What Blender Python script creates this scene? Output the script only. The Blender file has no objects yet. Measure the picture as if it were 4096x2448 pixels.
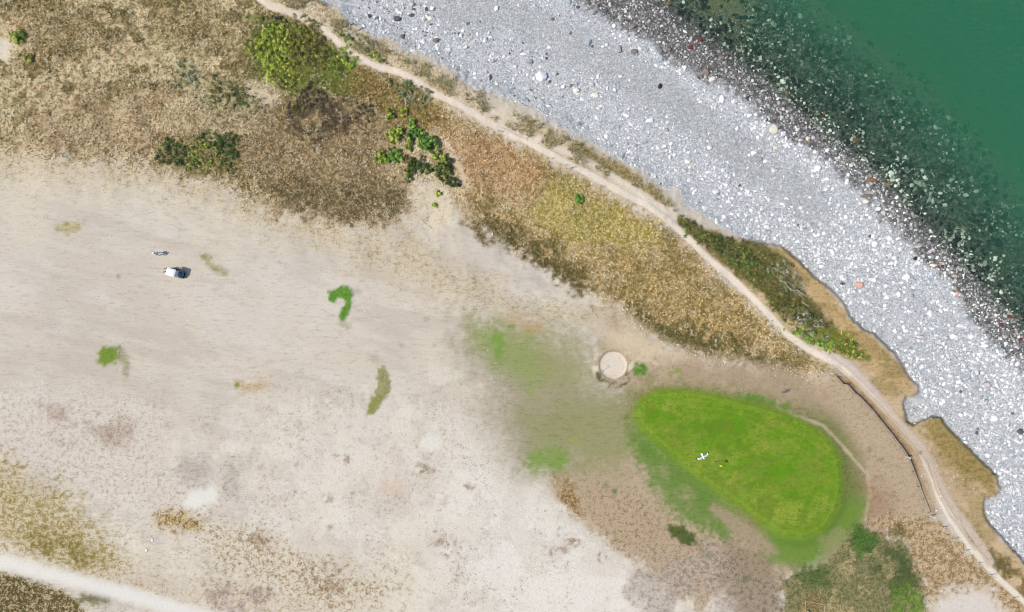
import bpy, bmesh, math, random
import numpy as np
from mathutils import Vector, Matrix, Euler
random.seed(7); rng = np.random.default_rng(7)
R = math.radians
# ------------------------------------------------------------------ camera, light, exposure
H = 97.0                      # drone height above the fairway, metres
S = 0.038                     # metres per photo pixel (4096 wide) at fairway level
sc = bpy.context.scene
COL = sc.collection
cam_d = bpy.data.cameras.new('camera'); cam = bpy.data.objects.new('camera', cam_d); COL.objects.link(cam)
cam.location = (0, 0, H); cam.rotation_euler = (0, 0, 0)
cam_d.sensor_width = 36; cam_d.lens = 36 * H / (4096 * S); cam_d.clip_start = 1; cam_d.clip_end = 20000
sc.camera = cam
SUN_EL = R(52); SH = Vector((0.985, 0.172, 0)).normalized()     # horizontal way the shadows run
L = Vector((SH.x * math.cos(SUN_EL), SH.y * math.cos(SUN_EL), -math.sin(SUN_EL)))
sun_d = bpy.data.lights.new('sun', 'SUN'); sun_d.energy = 3.65; sun_d.angle = R(0.6); sun_d.color = (1, 0.94, 0.82)
sun = bpy.data.objects.new('sun', sun_d); COL.objects.link(sun)
sun.rotation_euler = L.to_track_quat('-Z', 'Y').to_euler(); sun.location = (-30, -10, 60)
W = bpy.data.worlds.new('World'); sc.world = W; W.use_nodes = True
wn = W.node_tree; bg = wn.nodes['Background']
sky = wn.nodes.new('ShaderNodeTexSky'); sky.sky_type = 'NISHITA'; sky.sun_disc = False
sky.sun_elevation = SUN_EL; sky.sun_rotation = math.atan2(-L.x, -L.y)
wn.links.new(sky.outputs[0], bg.inputs[0]); bg.inputs[1].default_value = 0.135
sc.view_settings.view_transform = 'Standard'; sc.view_settings.look = 'None'; sc.view_settings.gamma = 1
sc.view_settings.exposure = 0.52
sc.cycles.volume_bounces = 2; sc.cycles.transparent_max_bounces = 12; sc.cycles.max_bounces = 6
sc.cycles.filter_width = 1.1; sc.cycles.use_denoising = True
KA = 0.55                     # photo value (linear) -> real albedo at this light and exposure

# ------------------------------------------------------------------ small helpers
def lin(c):
    c = np.asarray(c, float) / 255.0
    return np.where(c <= 0.04045, c / 12.92, ((c + 0.055) / 1.055) ** 2.4)
def alb(c, k=None):
    return np.clip(lin(c) * (KA if k is None else k), 0, 0.85)
def wp(px, py, z=0.0):        # place seen at photo pixel (px,py) for something at height z
    f = (H - z) / H
    return Vector(((px - 2048) * S * f, (1224 - py) * S * f, z))
def U(pts): return [(x * 1.6496, y * 1.6496) for x, y in pts]
def tag(o, label=None, cat=None, group=None, kind=None):
    if label: o['label'] = label
    if cat: o['category'] = cat
    if group: o['group'] = group
    if kind: o['kind'] = kind
    return o
def empty(name, loc, rz=0, label=None, cat=None, group=None):
    o = bpy.data.objects.new(name, None); COL.objects.link(o); o.location = loc; o.rotation_euler = (0, 0, rz)
    o.empty_display_size = 0.3
    return tag(o, label, cat, group)
def npmesh(name, V, F, mat, cols=None, smooth=False, parent=None, attrs=None):
    V = np.asarray(V, np.float32); F = np.asarray(F, np.int32); k = F.shape[1]
    me = bpy.data.meshes.new(name)
    me.vertices.add(len(V)); me.vertices.foreach_set('co', V.ravel())
    me.loops.add(F.size); me.loops.foreach_set('vertex_index', F.ravel())
    me.polygons.add(len(F)); me.polygons.foreach_set('loop_start', np.arange(0, F.size, k, dtype=np.int32))
    try: me.polygons.foreach_set('loop_total', np.full(len(F), k, np.int32))
    except Exception: pass
    me.polygons.foreach_set('use_smooth', np.full(len(F), smooth, bool))
    me.update(calc_edges=True)
    at = dict(attrs or {})
    if cols is not None: at['col'] = cols
    for an, a in at.items():
        a = np.asarray(a, np.float32)
        if a.shape[1] == 3: a = np.c_[a, np.ones(len(a), np.float32)]
        x = me.attributes.new(an, 'FLOAT_COLOR', 'POINT'); x.data.foreach_set('color', a.ravel())
    me.materials.append(mat)
    o = bpy.data.objects.new(name, me); COL.objects.link(o)
    if parent is not None: o.parent = parent
    return o
def bobj(name, bm, mat, parent=None, smooth=False):
    me = bpy.data.meshes.new(name); bm.normal_update(); bm.to_mesh(me); bm.free(); me.materials.append(mat)
    if smooth:
        for p in me.polygons: p.use_smooth = True
    o = bpy.data.objects.new(name, me); COL.objects.link(o)
    if parent is not None: o.parent = parent
    return o
def add_box(bm, c, s, rot=None, bev=0.0):
    r = bmesh.ops.create_cube(bm, size=1); vs = r['verts']
    M = Matrix.Translation(c) @ (rot.to_4x4() if rot else Matrix.Identity(4)) @ Matrix.Diagonal((s[0], s[1], s[2], 1))
    bmesh.ops.transform(bm, matrix=M, verts=vs)
    if bev: bmesh.ops.bevel(bm, geom=list({e for v in vs for e in v.link_edges}), offset=bev, segments=2, affect='EDGES', profile=0.6)
def add_tube(bm, pts, r, n=8):
    pts = [Vector(p) for p in pts]; rs = r if isinstance(r, (list, tuple)) else [r] * len(pts)
    rings = []
    for i, p in enumerate(pts):
        d = (pts[min(i + 1, len(pts) - 1)] - pts[max(i - 1, 0)]).normalized()
        a = d.orthogonal().normalized() if abs(d.z) > 0.9 else d.cross(Vector((0, 0, 1))).normalized()
        b = d.cross(a)
        rings.append([bm.verts.new(p + (a * math.cos(t) + b * math.sin(t)) * rs[i]) for t in [2 * math.pi * k / n for k in range(n)]])
    for i in range(len(rings) - 1):
        for k in range(n):
            bm.faces.new((rings[i][k], rings[i][(k + 1) % n], rings[i + 1][(k + 1) % n], rings[i + 1][k]))
    bm.faces.new(rings[0][::-1]); bm.faces.new(rings[-1])
# ------------------------------------------------------------------ noise and distance in numpy
def vnoise(x, y, sc_, seed):
    x = x / sc_ + seed * 17.31; y = y / sc_ - seed * 9.77
    xi = np.floor(x).astype(np.int64); yi = np.floor(y).astype(np.int64); xf = x - xi; yf = y - yi
    def h(a, b):
        n = (a * 374761393 + b * 668265263 + seed * 974711) & 0x7fffffff
        n = ((n ^ (n >> 13)) * 1274126177) & 0x7fffffff
        return ((n ^ (n >> 16)) & 0xffff) / 65535.0
    u = xf * xf * (3 - 2 * xf); v = yf * yf * (3 - 2 * yf)
    return (h(xi, yi) * (1 - u) + h(xi + 1, yi) * u) * (1 - v) + (h(xi, yi + 1) * (1 - u) + h(xi + 1, yi + 1) * u) * v
def fbm(x, y, sc_, seed, o=4, g=0.5):
    s = 0; a = 1; t = 0
    for i in range(o): s = s + a * vnoise(x, y, sc_ / 2 ** i, seed + i); t += a; a *= g
    return s / t
def smooth(a, b, x):
    t = np.clip((x - a) / (b - a), 0, 1); return t * t * (3 - 2 * t)
def dline(X, Y, pts):
    """distance to open polyline, and signed side (positive to the left of travel as seen with y down = right hand)"""
    best = np.full(X.shape, 1e18); side = np.zeros(X.shape)
    for (x0, y0), (x1, y1) in zip(pts[:-1], pts[1:]):
        dx, dy = x1 - x0, y1 - y0; L2 = dx * dx + dy * dy
        t = np.clip(((X - x0) * dx + (Y - y0) * dy) / L2, 0, 1)
        ex = X - (x0 + t * dx); ey = Y - (y0 + t * dy); d = ex * ex + ey * ey
        m = d < best - 1e-9
        best = np.where(m, d, best); side = np.where(m, dx * ey - dy * ex, side)
    return np.sqrt(best), np.sign(side)
def inpoly(X, Y, pts):
    ins = np.zeros(X.shape, bool); n = len(pts)
    for i in range(n):
        x0, y0 = pts[i]; x1, y1 = pts[(i + 1) % n]
        if y0 == y1: continue
        c = ((y0 > Y) != (y1 > Y)) & (X < (x1 - x0) * (Y - y0) / (y1 - y0) + x0); ins ^= c
    return ins
def sdpoly(X, Y, pts):
    d, _ = dline(X, Y, list(pts) + [pts[0]]); return np.where(inpoly(X, Y, pts), d, -d)   # positive inside

# ------------------------------------------------------------------ the lie of the land, read off the photograph (pixels of the 4096 frame)
CLIFF = [(-3000, -2200), (0, -700), (900, -180), (1282, 0), (1354, 33), (1376, 71), (1409, 99), (1453, 121), (1497, 146), (1552, 159), (1607, 181), (1634, 212), (1673, 220), (1733, 236), (1794, 275), (1838, 319), (1882, 357), (1926, 357), (1981, 379), (2048, 412), (2103, 429), (2158, 456), (2202, 484), (2262, 511), (2306, 542), (2356, 566), (2433, 610), (2488, 649), (2543, 676), (2598, 720), (2653, 753), (2708, 764), (2735, 816), (2801, 860), (2840, 887), (2906, 926), (2972, 953), (3072, 975), (3127, 986), (3182, 1036), (3253, 1107), (3314, 1151), (3380, 1217), (3413, 1283), (3457, 1316), (3523, 1360), (3583, 1421), (3611, 1465), (3638, 1509), (3671, 1542), (3674, 1569), (3650, 1588), (3622, 1584), (3614, 1630), (3626, 1680), (3655, 1703), (3682, 1687), (3721, 1665), (3759, 1670), (3792, 1714), (3842, 1764), (3897, 1819), (3952, 1868), (3985, 1907), (4001, 1956), (3985, 1984), (3941, 1989), (3930, 2039), (3952, 2088), (3985, 2127), (4029, 2171), (4062, 2215), (4096, 2253), (4300, 2420), (5000, 3100), (8000, 6000)]
WET = [(-3000, -3600), (1700, -420), (2310, 0), (2474, 90), (2640, 200), (2790, 275), (2970, 400), (3085, 500), (3234, 600), (3380, 710), (3530, 850), (3680, 1010), (3780, 1130), (3910, 1300), (4096, 1485), (4500, 1900), (8000, 5200)]
WATER = [(-3000, -3750), (1900, -450), (2560, 0), (2700, 120), (2860, 250), (3000, 345), (3140, 460), (3290, 580), (3430, 700), (3580, 850), (3740, 1020), (3880, 1170), (4096, 1400), (4500, 1760), (8000, 4900)]
DEEP = [(-3000, -4500), (2500, -700), (3080, 0), (3230, 160), (3380, 260), (3500, 360), (3620, 470), (3780, 590), (3960, 740), (4096, 870), (4500, 1230), (8000, 4300)]
FENCE = [(3340, 1502), (3373, 1538), (3392, 1541), (3420, 1575), (3438, 1588), (3470, 1621), (3513, 1672), (3552, 1719), (3582, 1758), (3610, 1794), (3637, 1835), (3658, 1890), (3681, 1952), (3699, 2002), (3721, 2055)]
PATH = [(850, -120), (1010, -25), (1080, 25), (1160, 45), (1240, 90), (1310, 130), (1360, 175), (1410, 215), (1470, 250), (1530, 272), (1590, 285), (1660, 320), (1740, 375), (1830, 415), (1910, 465), (2000, 515), (2100, 560), (2200, 615), (2300, 665), (2400, 720), (2500, 775), (2590, 820), (2660, 870), (2700, 905), (2760, 960), (2840, 1040), (2920, 1105), (3000, 1180), (3080, 1260), (3150, 1340), (3230, 1395), (3310, 1435), (3390, 1490), (3470, 1570), (3550, 1650), (3610, 1710), (3680, 1790), (3730, 1900), (3760, 1990), (3810, 2080), (3870, 2170), (3930, 2240), (3990, 2310), (4096, 2405), (4400, 2700)]
GREEN = U([(1541, 1000), (1556, 972), (1590, 952), (1640, 946), (1720, 956), (1800, 973), (1900, 1002), (1960, 1030), (2008, 1068), (2034, 1112), (2040, 1175), (2028, 1235), (1995, 1285), (1950, 1304), (1900, 1298), (1850, 1268), (1790, 1222), (1720, 1175), (1650, 1120), (1590, 1070), (1552, 1032)])
BC = (2452, 1461); BR = 54
def axis(lo, hi, n0, n1, step):
    a = list(np.arange(n0, n1 + step, step)); s = step; x = a[-1]
    while x < hi: s *= 1.22; x += s; a.append(x)
    s = step; x = a[0]; b = []
    while x > lo: s *= 1.22; x -= s; b.append(x)
    return np.array(b[::-1] + a, float)
gx = axis(-60000, 60000, -160, 4256, 5.0); gy = axis(-60000, 60000, -160, 2608, 5.0)
X, Y = np.meshgrid(gx, gy); NX, NY = len(gx), len(gy)
def terrain(X, Y):
    wx = (fbm(X, Y, 38, 3, 3) - 0.5) * 16; wy = (fbm(X, Y, 38, 9, 3) - 0.5) * 16
    e1 = (fbm(X, Y, 15, 13, 3, .7) - .5); e2 = (fbm(X, Y, 15, 17, 3, .7) - .5); nb = 12 + 26 * smooth(3000, 2600, X); d, s = dline(X + wx * 0.6 + e1 * nb, Y + wy * 0.6 + e2 * nb, CLIFF); dC = -d * s           # + seaward
    d, s = dline(X + wx, Y + wy, WATER); dW = -d * s
    d, s = dline(X, Y, FENCE); dF = -d * s; dFa = d
    far = np.clip((np.hypot(X - 2048, Y - 1224) - 3500) / 20000, 0, 1)
    z = (fbm(X, Y, 700, 21, 3) - 0.5) * 0.8
    north = smooth(900, 500, Y - X * 0.28)
    z = z + north * (fbm(X, Y, 150, 31, 4) - 0.45) * 1.0
    if True:
        gsd = sdpoly(X, Y, GREEN); z = z * (1 - smooth(-250, 0, gsd)) + 0.28 * smooth(-40, 22, gsd)
    rb = np.hypot((X - BC[0]), (Y - BC[1]) * 0.99)
    z = np.where(rb < 220, z * smooth(70, 220, rb), z)
    z = z + 0.05 * smooth(26, 6, np.abs(rb - 66)) - 0.27 * smooth(BR + 3.5, BR - 1.5, rb)
    z = np.where((dF > 0) & (dFa < 90) & (Y > 1490) & (Y < 2060), z - 0.16 * smooth(80, 10, dFa) * smooth(1490, 1540, Y) * smooth(2070, 2000, Y) * smooth(0, 2.5, dF), z)
    # beach and sea bed below the low bank
    t = np.clip(dC / np.maximum(dC + np.maximum(-dW, 0), 1), 0, 1)
    zb = -0.85 - 0.3 * smooth(2900, 3200, X) - (1.7 - 0.3 * smooth(2900, 3200, X)) * t ** 0.9 + (fbm(X, Y, 120, 41, 3) - 0.5) * 0.25
    zs = -2.55 - 0.0042 * np.clip(dW, 0, 300) - 0.011 * np.clip(dW - 300, 0, 140) - 0.03 * np.clip(dW - 440, 0, 500)
    zsea = np.where(dW > 0, zs, zb)
    soft = 60 * smooth(3120, 2700, X) + 5
    m = smooth(-soft, soft, dC)
    return z * (1 - m) + zsea * m, dC, dW, gsd, rb, dF, dFa
Z, dC, dW, gsd, rb, dF, dFa = terrain(X, Y)
def zat(px, py):
    i = np.clip(np.searchsorted(gx, px) - 1, 0, NX - 2); j = np.clip(np.searchsorted(gy, py) - 1, 0, NY - 2)
    fx = np.clip((px - gx[i]) / (gx[i + 1] - gx[i]), 0, 1); fy = np.clip((py - gy[j]) / (gy[j + 1] - gy[j]), 0, 1)
    return (Z[j, i] * (1 - fx) + Z[j, i + 1] * fx) * (1 - fy) + (Z[j + 1, i] * (1 - fx) + Z[j + 1, i + 1] * fx) * fy
def at(px, py, up=0.0):      # point on the ground under photo pixel
    z = float(zat(np.array(px), np.array(py))); p = wp(px, py, z); p.z += up; return p
def atn(px, py):
    z = zat(px, py); f = (H - z) / H
    return np.stack([(px - 2048) * S * f, (1224 - py) * S * f, z], -1)

# ------------------------------------------------------------------ what grows and lies where: colours, speckle and its density
C = np.zeros(X.shape + (3,)) + alb((219, 206, 188)); K = np.zeros(X.shape + (3,)) + alb((182, 170, 155))
D = np.full(X.shape, 0.25); ST = np.full(X.shape, 1.0); PB = np.zeros(X.shape)
n4 = fbm(X, Y, 16, 55, 2, 0.8); n1 = fbm(X, Y, 60, 51, 5, 0.6); n2 = fbm(X, Y, 22, 61, 4, 0.6); n3 = fbm(X, Y, 200, 71, 5, 0.6)
def put(m, col=None, spk=None, dens=None, st=None, ka=None):
    global C, K, D, ST
    m3 = m[..., None]
    if col is not None: C = C * (1 - m3) + alb(col, ka) * m3
    if spk is not None: K = K * (1 - m3) + alb(spk, ka) * m3
    if dens is not None: D = D * (1 - m) + dens * m
    if st is not None: ST = ST * (1 - m) + st * m
def area(pts, soft=20, ragged=30, a=1.0, nz=None, **kw):
    P = np.array(pts); x0, y0 = P.min(0) - soft - ragged - 20; x1, y1 = P.max(0) + soft + ragged + 20
    i0, i1 = np.searchsorted(gx, [x0, x1]); j0, j1 = np.searchsorted(gy, [y0, y1])
    if i1 <= i0 or j1 <= j0: return
    sx, sy = slice(j0, j1), slice(i0, i1)
    sd = sdpoly(X[sx, sy], Y[sx, sy], pts) + ((n1[sx, sy] - 0.5) * 1.3 + (n2[sx, sy] - 0.5) * 0.7) * 2 * ragged
    m = np.zeros(X.shape); sof = soft * 1.6 + 3; mm = smooth(-sof, sof, sd)
    mm = np.clip(mm + ((n4[sx, sy] - 0.5) * 2.2 + (n2[sx, sy] - 0.5) * 1.8) * 4 * mm * (1 - mm) * (0.6 if soft < 30 else 0.25), 0, 1) * a
    if nz is not None: mm = mm * smooth(nz[1] - nz[2], nz[1] + nz[2], fbm(X[sx, sy], Y[sx, sy], nz[0], nz[3] if len(nz) > 3 else 5, 4, 0.6))
    m[sx, sy] = mm; put(m, **kw)
def ell(cx, cy, rx, ry, rot=0, soft=None, ragged=6, **kw):
    a = R(rot); p = []
    for k in range(20):
        t = 2 * math.pi * k / 20; x = rx * math.cos(t); y = ry * math.sin(t)
        p.append((cx + x * math.cos(a) - y * math.sin(a), cy + x * math.sin(a) + y * math.cos(a)))
    area(p, soft if soft is not None else min(rx, ry) * 0.5, ragged, **kw)
def stroke(pts, w, soft=3, a=1.0, ragged=0, **kw):
    P = np.array(pts); q = w + soft + ragged + 25; x0, y0 = P.min(0) - q; x1, y1 = P.max(0) + q
    i0, i1 = np.searchsorted(gx, [x0, x1]); j0, j1 = np.searchsorted(gy, [y0, y1]); sx, sy = slice(j0, j1), slice(i0, i1)
    d, _ = dline(X[sx, sy], Y[sx, sy], pts); sd = w - d + (n2[sx, sy] - 0.5) * 2 * ragged
    m = np.zeros(X.shape); m[sx, sy] = smooth(-soft, soft, sd) * a; put(m, **kw)
# --- fairway tones
put(smooth(0.40, 0.62, fbm(X, Y, 420, 81, 4)) * 0.6, col=(207, 195, 180))
put(smooth(0.5, 0.62, fbm(X, Y, 260, 86, 4)) * 0.45, col=(222, 214, 202))
ca_, sa_ = math.cos(R(13)), math.sin(R(13)); US, VS = X * ca_ + Y * sa_, -X * sa_ + Y * ca_
put(smooth(0.47, 0.66, fbm(US / 4.5, VS, 62, 83, 5, 0.6)) * 0.5, col=(200, 186, 170)); put(smooth(0.5, 0.68, fbm(US / 6, VS, 34, 89, 4, 0.6)) * 0.4, col=(224, 216, 203))
area(U([(-300, 360), (420, 400), (760, 520), (1000, 560), (700, 590), (300, 500), (-300, 420)]), 60, 40, a=0.8, col=(223, 211, 192), spk=(196, 180, 150), dens=0.3)
area(U([(600, 1000), (1150, 1010), (1300, 1150), (1420, 1250), (1560, 1350), (1750, 1420), (1800, 1700), (300, 1700), (520, 1300), (620, 1150)]), 110, 70, col=(229, 218, 203), spk=(198, 184, 166), dens=0.25, st=0.2)
bl_ = smooth(1450, 1800, Y - 0.1 * X)
put(bl_ * smooth(0.44, 0.6, fbm(X, Y, 330, 84, 5, 0.6)) * 0.75, col=(229, 217, 196)); put(bl_ * smooth(0.5, 0.62, fbm(X, Y, 150, 85, 5, 0.65)) * 0.5, col=(208, 195, 182)); put(bl_ * smooth(0.55, 0.66, fbm(X, Y, 80, 88, 4, 0.65)) * 0.5, col=(236, 230, 218))
area(U([(1100, 1080), (1250, 1160), (1420, 1290), (1560, 1410), (1600, 1600), (1200, 1600), (1100, 1400), (1050, 1200)]), 90, 60, col=(238, 230, 218), spk=(210, 200, 187), dens=0.22, st=0.1)
put(bl_ * smooth(0.52, 0.64, fbm(X, Y, 120, 87, 5, 0.65)) * 0.35, col=(216, 203, 187))
lf_ = smooth(1560, 1750, Y + 0.12 * X) * smooth(2600, 2100, X)
put(lf_ * smooth(0.49, 0.6, fbm(X, Y, 110, 211, 5, 0.7)) * 0.4, spk=(166, 140, 110), dens=0.44, st=0.05)
put(lf_ * smooth(0.54, 0.62, fbm(X, Y, 80, 213, 5, 0.7)) * 0.22, col=(198, 184, 168), spk=(150, 132, 120), dens=0.5, st=0.05)
put(lf_ * smooth(0.55, 0.64, fbm(X, Y, 150, 217, 4, 0.65)) * 0.4, col=(236, 227, 210), dens=0.15, st=0)
# --- lower left: grey mottling, straw and olive
area(U([(-200, 940), (200, 950), (400, 1000), (420, 1120), (520, 1150), (560, 1280), (420, 1310), (250, 1200), (-200, 1120)]), 40, 50, a=0.9, col=(225, 214, 199), spk=(180, 160, 145), dens=0.38, st=0.3)
area(U([(110, 985), (260, 1010), (400, 1040), (390, 1075), (250, 1075), (140, 1060)]), 30, 40, a=0.6, nz=(110, 0.46, 0.09), col=(178, 154, 136), spk=(150, 128, 108), dens=0.5)
area(U([(-300, 1080), (20, 1110), (150, 1190), (260, 1290), (330, 1390), (200, 1410), (0, 1345), (-300, 1290)]), 50, 50, a=0.95, col=(217, 205, 173), spk=(158, 132, 66), dens=0.52, st=0.2)
area(U([(60, 1290), (200, 1320), (260, 1385), (200, 1400), (100, 1350)]), 30, 30, a=0.8, nz=(70, 0.5, 0.08), spk=(118, 108, 42), col=(172, 155, 98), dens=0.6)
area(U([(230, 1390), (420, 1420), (640, 1420), (900, 1380), (900, 1484), (700, 1500), (420, 1462)]), 60, 60, a=0.8, col=(217, 203, 178), spk=(178, 150, 108), dens=0.4, st=0)
area(U([(480, 1270), (620, 1290), (860, 1390), (980, 1430), (860, 1470), (640, 1440), (500, 1370)]), 50, 60, a=0.9, col=(226, 216, 193), spk=(160, 128, 82), dens=0.42, st=0)
ell(430 * 1.65, 1262 * 1.65, 85, 42, 8, ragged=20, col=(212, 190, 140), spk=(132, 104, 62), dens=0.5, st=0)
area(U([(515, 1390), (600, 1380), (660, 1410), (650, 1460), (560, 1500), (505, 1450)]), 40, 40, nz=(60, 0.47, 0.1), a=0.8, col=(190, 174, 162), spk=(154, 135, 122), dens=0.55)
ell(485 * 1.65, 1207 * 1.65, 70, 40, -20, soft=12, ragged=16, col=(236, 231, 219), dens=0.05)
ell(470 * 1.65, 1140 * 1.65, 60, 65, 0, soft=25, ragged=22, a=0.8, col=(196, 184, 172), spk=(158, 142, 132), dens=0.4)
ell(565 * 1.65, 1160 * 1.65, 40, 60, 0, soft=25, ragged=22, a=0.8, col=(202, 192, 178), spk=(160, 146, 128), dens=0.45)
ell(400 * 1.65, 1090 * 1.65, 60, 70, 0, soft=25, ragged=22, a=0.6, col=(226, 213, 194))
ell(1040 * 1.65, 1075 * 1.65, 45, 38, 0, soft=10, ragged=12, a=0.7, col=(236, 231, 220), dens=0.05)
ell(878 * 1.65, 1100 * 1.65, 45, 32, 0, soft=10, ragged=12, a=0.6, col=(231, 221, 206), dens=0.05)
ell(948 * 1.65, 1183 * 1.65, 55, 40, 0, ragged=20, a=0.5, col=(222, 198, 170))
for x, y, r in ((1323, 2110, 16), (1396, 2096, 10), (1310, 1990, 26), (1370, 1832, 34), (1195, 1855, 18), (1690, 1880, 40), (1880, 1960, 34), (1780, 2170, 50), (1020, 2160, 60), (1330, 2330, 90), (2230, 2200, 40), (2420, 2230, 36), (2290, 2160, 30)):
    ell(x, y, r, r * 0.6, 15, ragged=r * 0.4, a=0.8, nz=(26, 0.48, 0.08, int(x)), col=(186, 168, 146), spk=(150, 124, 94), dens=0.5, st=0)
area(U([(-300, 1375), (0, 1388), (100, 1410), (190, 1450), (215, 1500), (215, 1700), (-300, 1700)]), 10, 14, col=(196, 178, 138), spk=(98, 84, 44), dens=0.58, st=0)
ell(230 * 1.65, 1470 * 1.65 - 30, 60, 30, 0, ragged=14, a=0.8, spk=(80, 82, 40), col=(120, 112, 60), dens=0.6)
TRACK = U([(-400, 1290), (0, 1362), (60, 1376), (130, 1394), (250, 1426), (330, 1448), (400, 1468), (500, 1500), (700, 1570)])
stroke(TRACK, 29, 22, ragged=12, col=(236, 230, 220), spk=(214, 206, 196), dens=0.15, st=0.5)
# --- rough ground in the north (heath)
HE1 = U([(-2000, -2000), (600, -300), (780, 0), (1000, 140), (1060, 240), (1130, 300), (1110, 400), (1090, 455), (1010, 430), (1000, 500), (900, 540), (720, 522), (620, 490), (560, 458), (470, 436), (380, 410), (250, 390), (0, 372), (-400, 350)])
area(U([(-300, 340), (380, 400), (600, 480), (700, 530), (1000, 560), (1100, 640), (1300, 720), (1500, 740), (1500, 800), (1300, 790), (1130, 745), (850, 640), (560, 520), (380, 460), (-300, 420)]), 50, 36, a=0.85, col=(214, 199, 172), spk=(166, 146, 104), dens=0.42, st=0.3)
area(HE1, 48, 22, col=(219, 199, 160), spk=(152, 128, 86), dens=0.45, st=0)
hz = smooth(-20, 60, sdpoly(X, Y, HE1))
put(hz * smooth(0.5, 0.6, fbm(X, Y, 34, 183, 4, 0.7)) * 0.55, col=(236, 220, 184), spk=(178, 154, 108)); put(hz * smooth(0.54, 0.63, fbm(X, Y, 40, 185, 4, 0.7)) * 0.65, col=(128, 108, 70), spk=(96, 80, 48), dens=0.55); put(hz * smooth(0.5, 0.62, fbm(X, Y, 120, 189, 4)) * 0.4, col=(204, 172, 134))
put(hz * smooth(0.5, 0.6, fbm(X, Y, 95, 181, 5, 0.65)) * 0.7, col=(228, 211, 172), spk=(168, 146, 100)); put(hz * smooth(0.53, 0.62, fbm(X, Y, 70, 187, 5, 0.65)) * smooth(800, 300, Y) * 0.8, col=(142, 126, 78), spk=(92, 82, 48), dens=0.55)
area(U([(-2000, -2000), (600, -300), (760, 0), (620, 160), (420, 190), (300, 230), (100, 170), (-400, 160)]), 40, 60, a=0.6, nz=(150, 0.47, 0.09), col=(186, 166, 122), spk=(104, 92, 56), dens=0.55)
area(U([(80, 240), (400, 220), (640, 240), (560, 380), (300, 400), (60, 330)]), 50, 60, a=0.5, col=(196, 170, 138), spk=(140, 116, 82), dens=0.45)
area(U([(370, 330), (480, 330), (600, 340), (590, 430), (480, 430), (380, 400)]), 20, 24, a=0.7, col=(150, 138, 84), spk=(88, 84, 40), dens=0.55)
area(U([(420, 170), (640, 200), (650, 300), (480, 290)]), 30, 40, a=0.6, col=(190, 178, 138), spk=(108, 104, 66), dens=0.5)
area(U([(640, 215), (900, 180), (1000, 260), (1020, 330), (930, 360), (940, 420), (990, 440), (1000, 520), (860, 545), (720, 520), (600, 460), (590, 380), (620, 300)]), 40, 50, a=0.9, col=(184, 160, 122), spk=(116, 98, 66), dens=0.55)
area(U([(700, 240), (850, 230), (870, 300), (760, 340), (690, 310)]), 20, 30, a=0.85, nz=(50, 0.42, 0.1), col=(112, 96, 74), spk=(66, 56, 42), dens=0.6)
area(U([(620, 440), (980, 430), (990, 500), (860, 535), (700, 510)]), 30, 40, a=0.6, col=(150, 132, 96), spk=(84, 78, 50), dens=0.6)
area(U([(600, 30), (700, 40), (860, 120), (900, 200), (840, 230), (700, 230), (610, 180)]), 20, 20, col=(132, 136, 66), spk=(92, 94, 46), dens=0.5, st=0)
# heath between path and fairway
HE2 = U([(860, 150), (960, 190), (1050, 240), (1160, 300), (1300, 370), (1420, 440), (1560, 510), (1640, 560), (1760, 680), (1880, 790), (1990, 870), (2040, 905), (1960, 915), (1850, 890), (1700, 862), (1600, 830), (1540, 790), (1500, 740), (1430, 715), (1330, 650), (1230, 590), (1150, 545), (1100, 495), (1060, 440), (1130, 400), (1020, 250), (900, 200)])
area(HE2, 26, 22, col=(208, 184, 144), spk=(146, 122, 72), dens=0.50, st=0)
h2 = smooth(-10, 30, sdpoly(X, Y, HE2)); put(h2 * smooth(0.5, 0.62, fbm(X, Y, 90, 191, 5, 0.65)) * 0.6, col=(150, 134, 82), spk=(110, 98, 54), dens=0.5)
area(U([(860, 140), (960, 195), (1060, 250), (1080, 300), (1000, 330), (900, 260), (840, 200)]), 18, 26, a=0.85, col=(168, 142, 88), spk=(104, 92, 46), dens=0.55)
area(U([(1060, 300), (1200, 340), (1330, 400), (1300, 470), (1140, 470), (1080, 400)]), 30, 40, a=0.7, col=(206, 168, 126), spk=(146, 110, 70), dens=0.45)
area(U([(1330, 430), (1520, 500), (1600, 560), (1560, 620), (1400, 600), (1280, 540)]), 30, 50, a=0.75, col=(206, 184, 124), spk=(146, 138, 54), dens=0.52)
area(U([(1500, 600), (1700, 680), (1850, 800), (1800, 850), (1600, 760), (1480, 690)]), 30, 50, a=0.6, col=(196, 168, 112), spk=(122, 106, 54), dens=0.52)
area(U([(1100, 490), (1180, 520), (1300, 560), (1360, 600), (1440, 700), (1420, 720), (1330, 660), (1200, 580), (1120, 530)]), 26, 40, a=0.95, nz=(60, 0.34, 0.1), col=(132, 118, 74), spk=(86, 78, 42), dens=0.6)
area(U([(1520, 740), (1600, 770), (1720, 800), (1820, 850), (1930, 890), (1860, 895), (1700, 860), (1590, 830)]), 26, 36, a=0.95, nz=(60, 0.33, 0.1), col=(120, 110, 66), spk=(84, 80, 42), dens=0.6)
area(U([(1000, 430), (1090, 455), (1110, 520), (1060, 560), (1000, 540)]), 14, 18, a=0.95, col=(226, 211, 184), spk=(176, 160, 120), dens=0.3, st=0)
area(U([(1080, 420), (1130, 440), (1150, 530), (1120, 530)]), 14, 16, a=0.7, col=(220, 196, 164), spk=(160, 136, 96), dens=0.3)
stroke([(1780, 560), (1815, 620), (1850, 700), (1880, 760)], 9, 10, ragged=6, a=0.8, col=(226, 206, 178), dens=0.1)
for x, y, rx, ry in ((1050, 380, 60, 40), (1640, 600, 40, 20), (1705, 640, 22, 30), (60, 190, 6, 6)): ell(x, y, rx, ry, 20, ragged=16, a=0.7, col=(228, 212, 184), dens=0.15)
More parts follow.
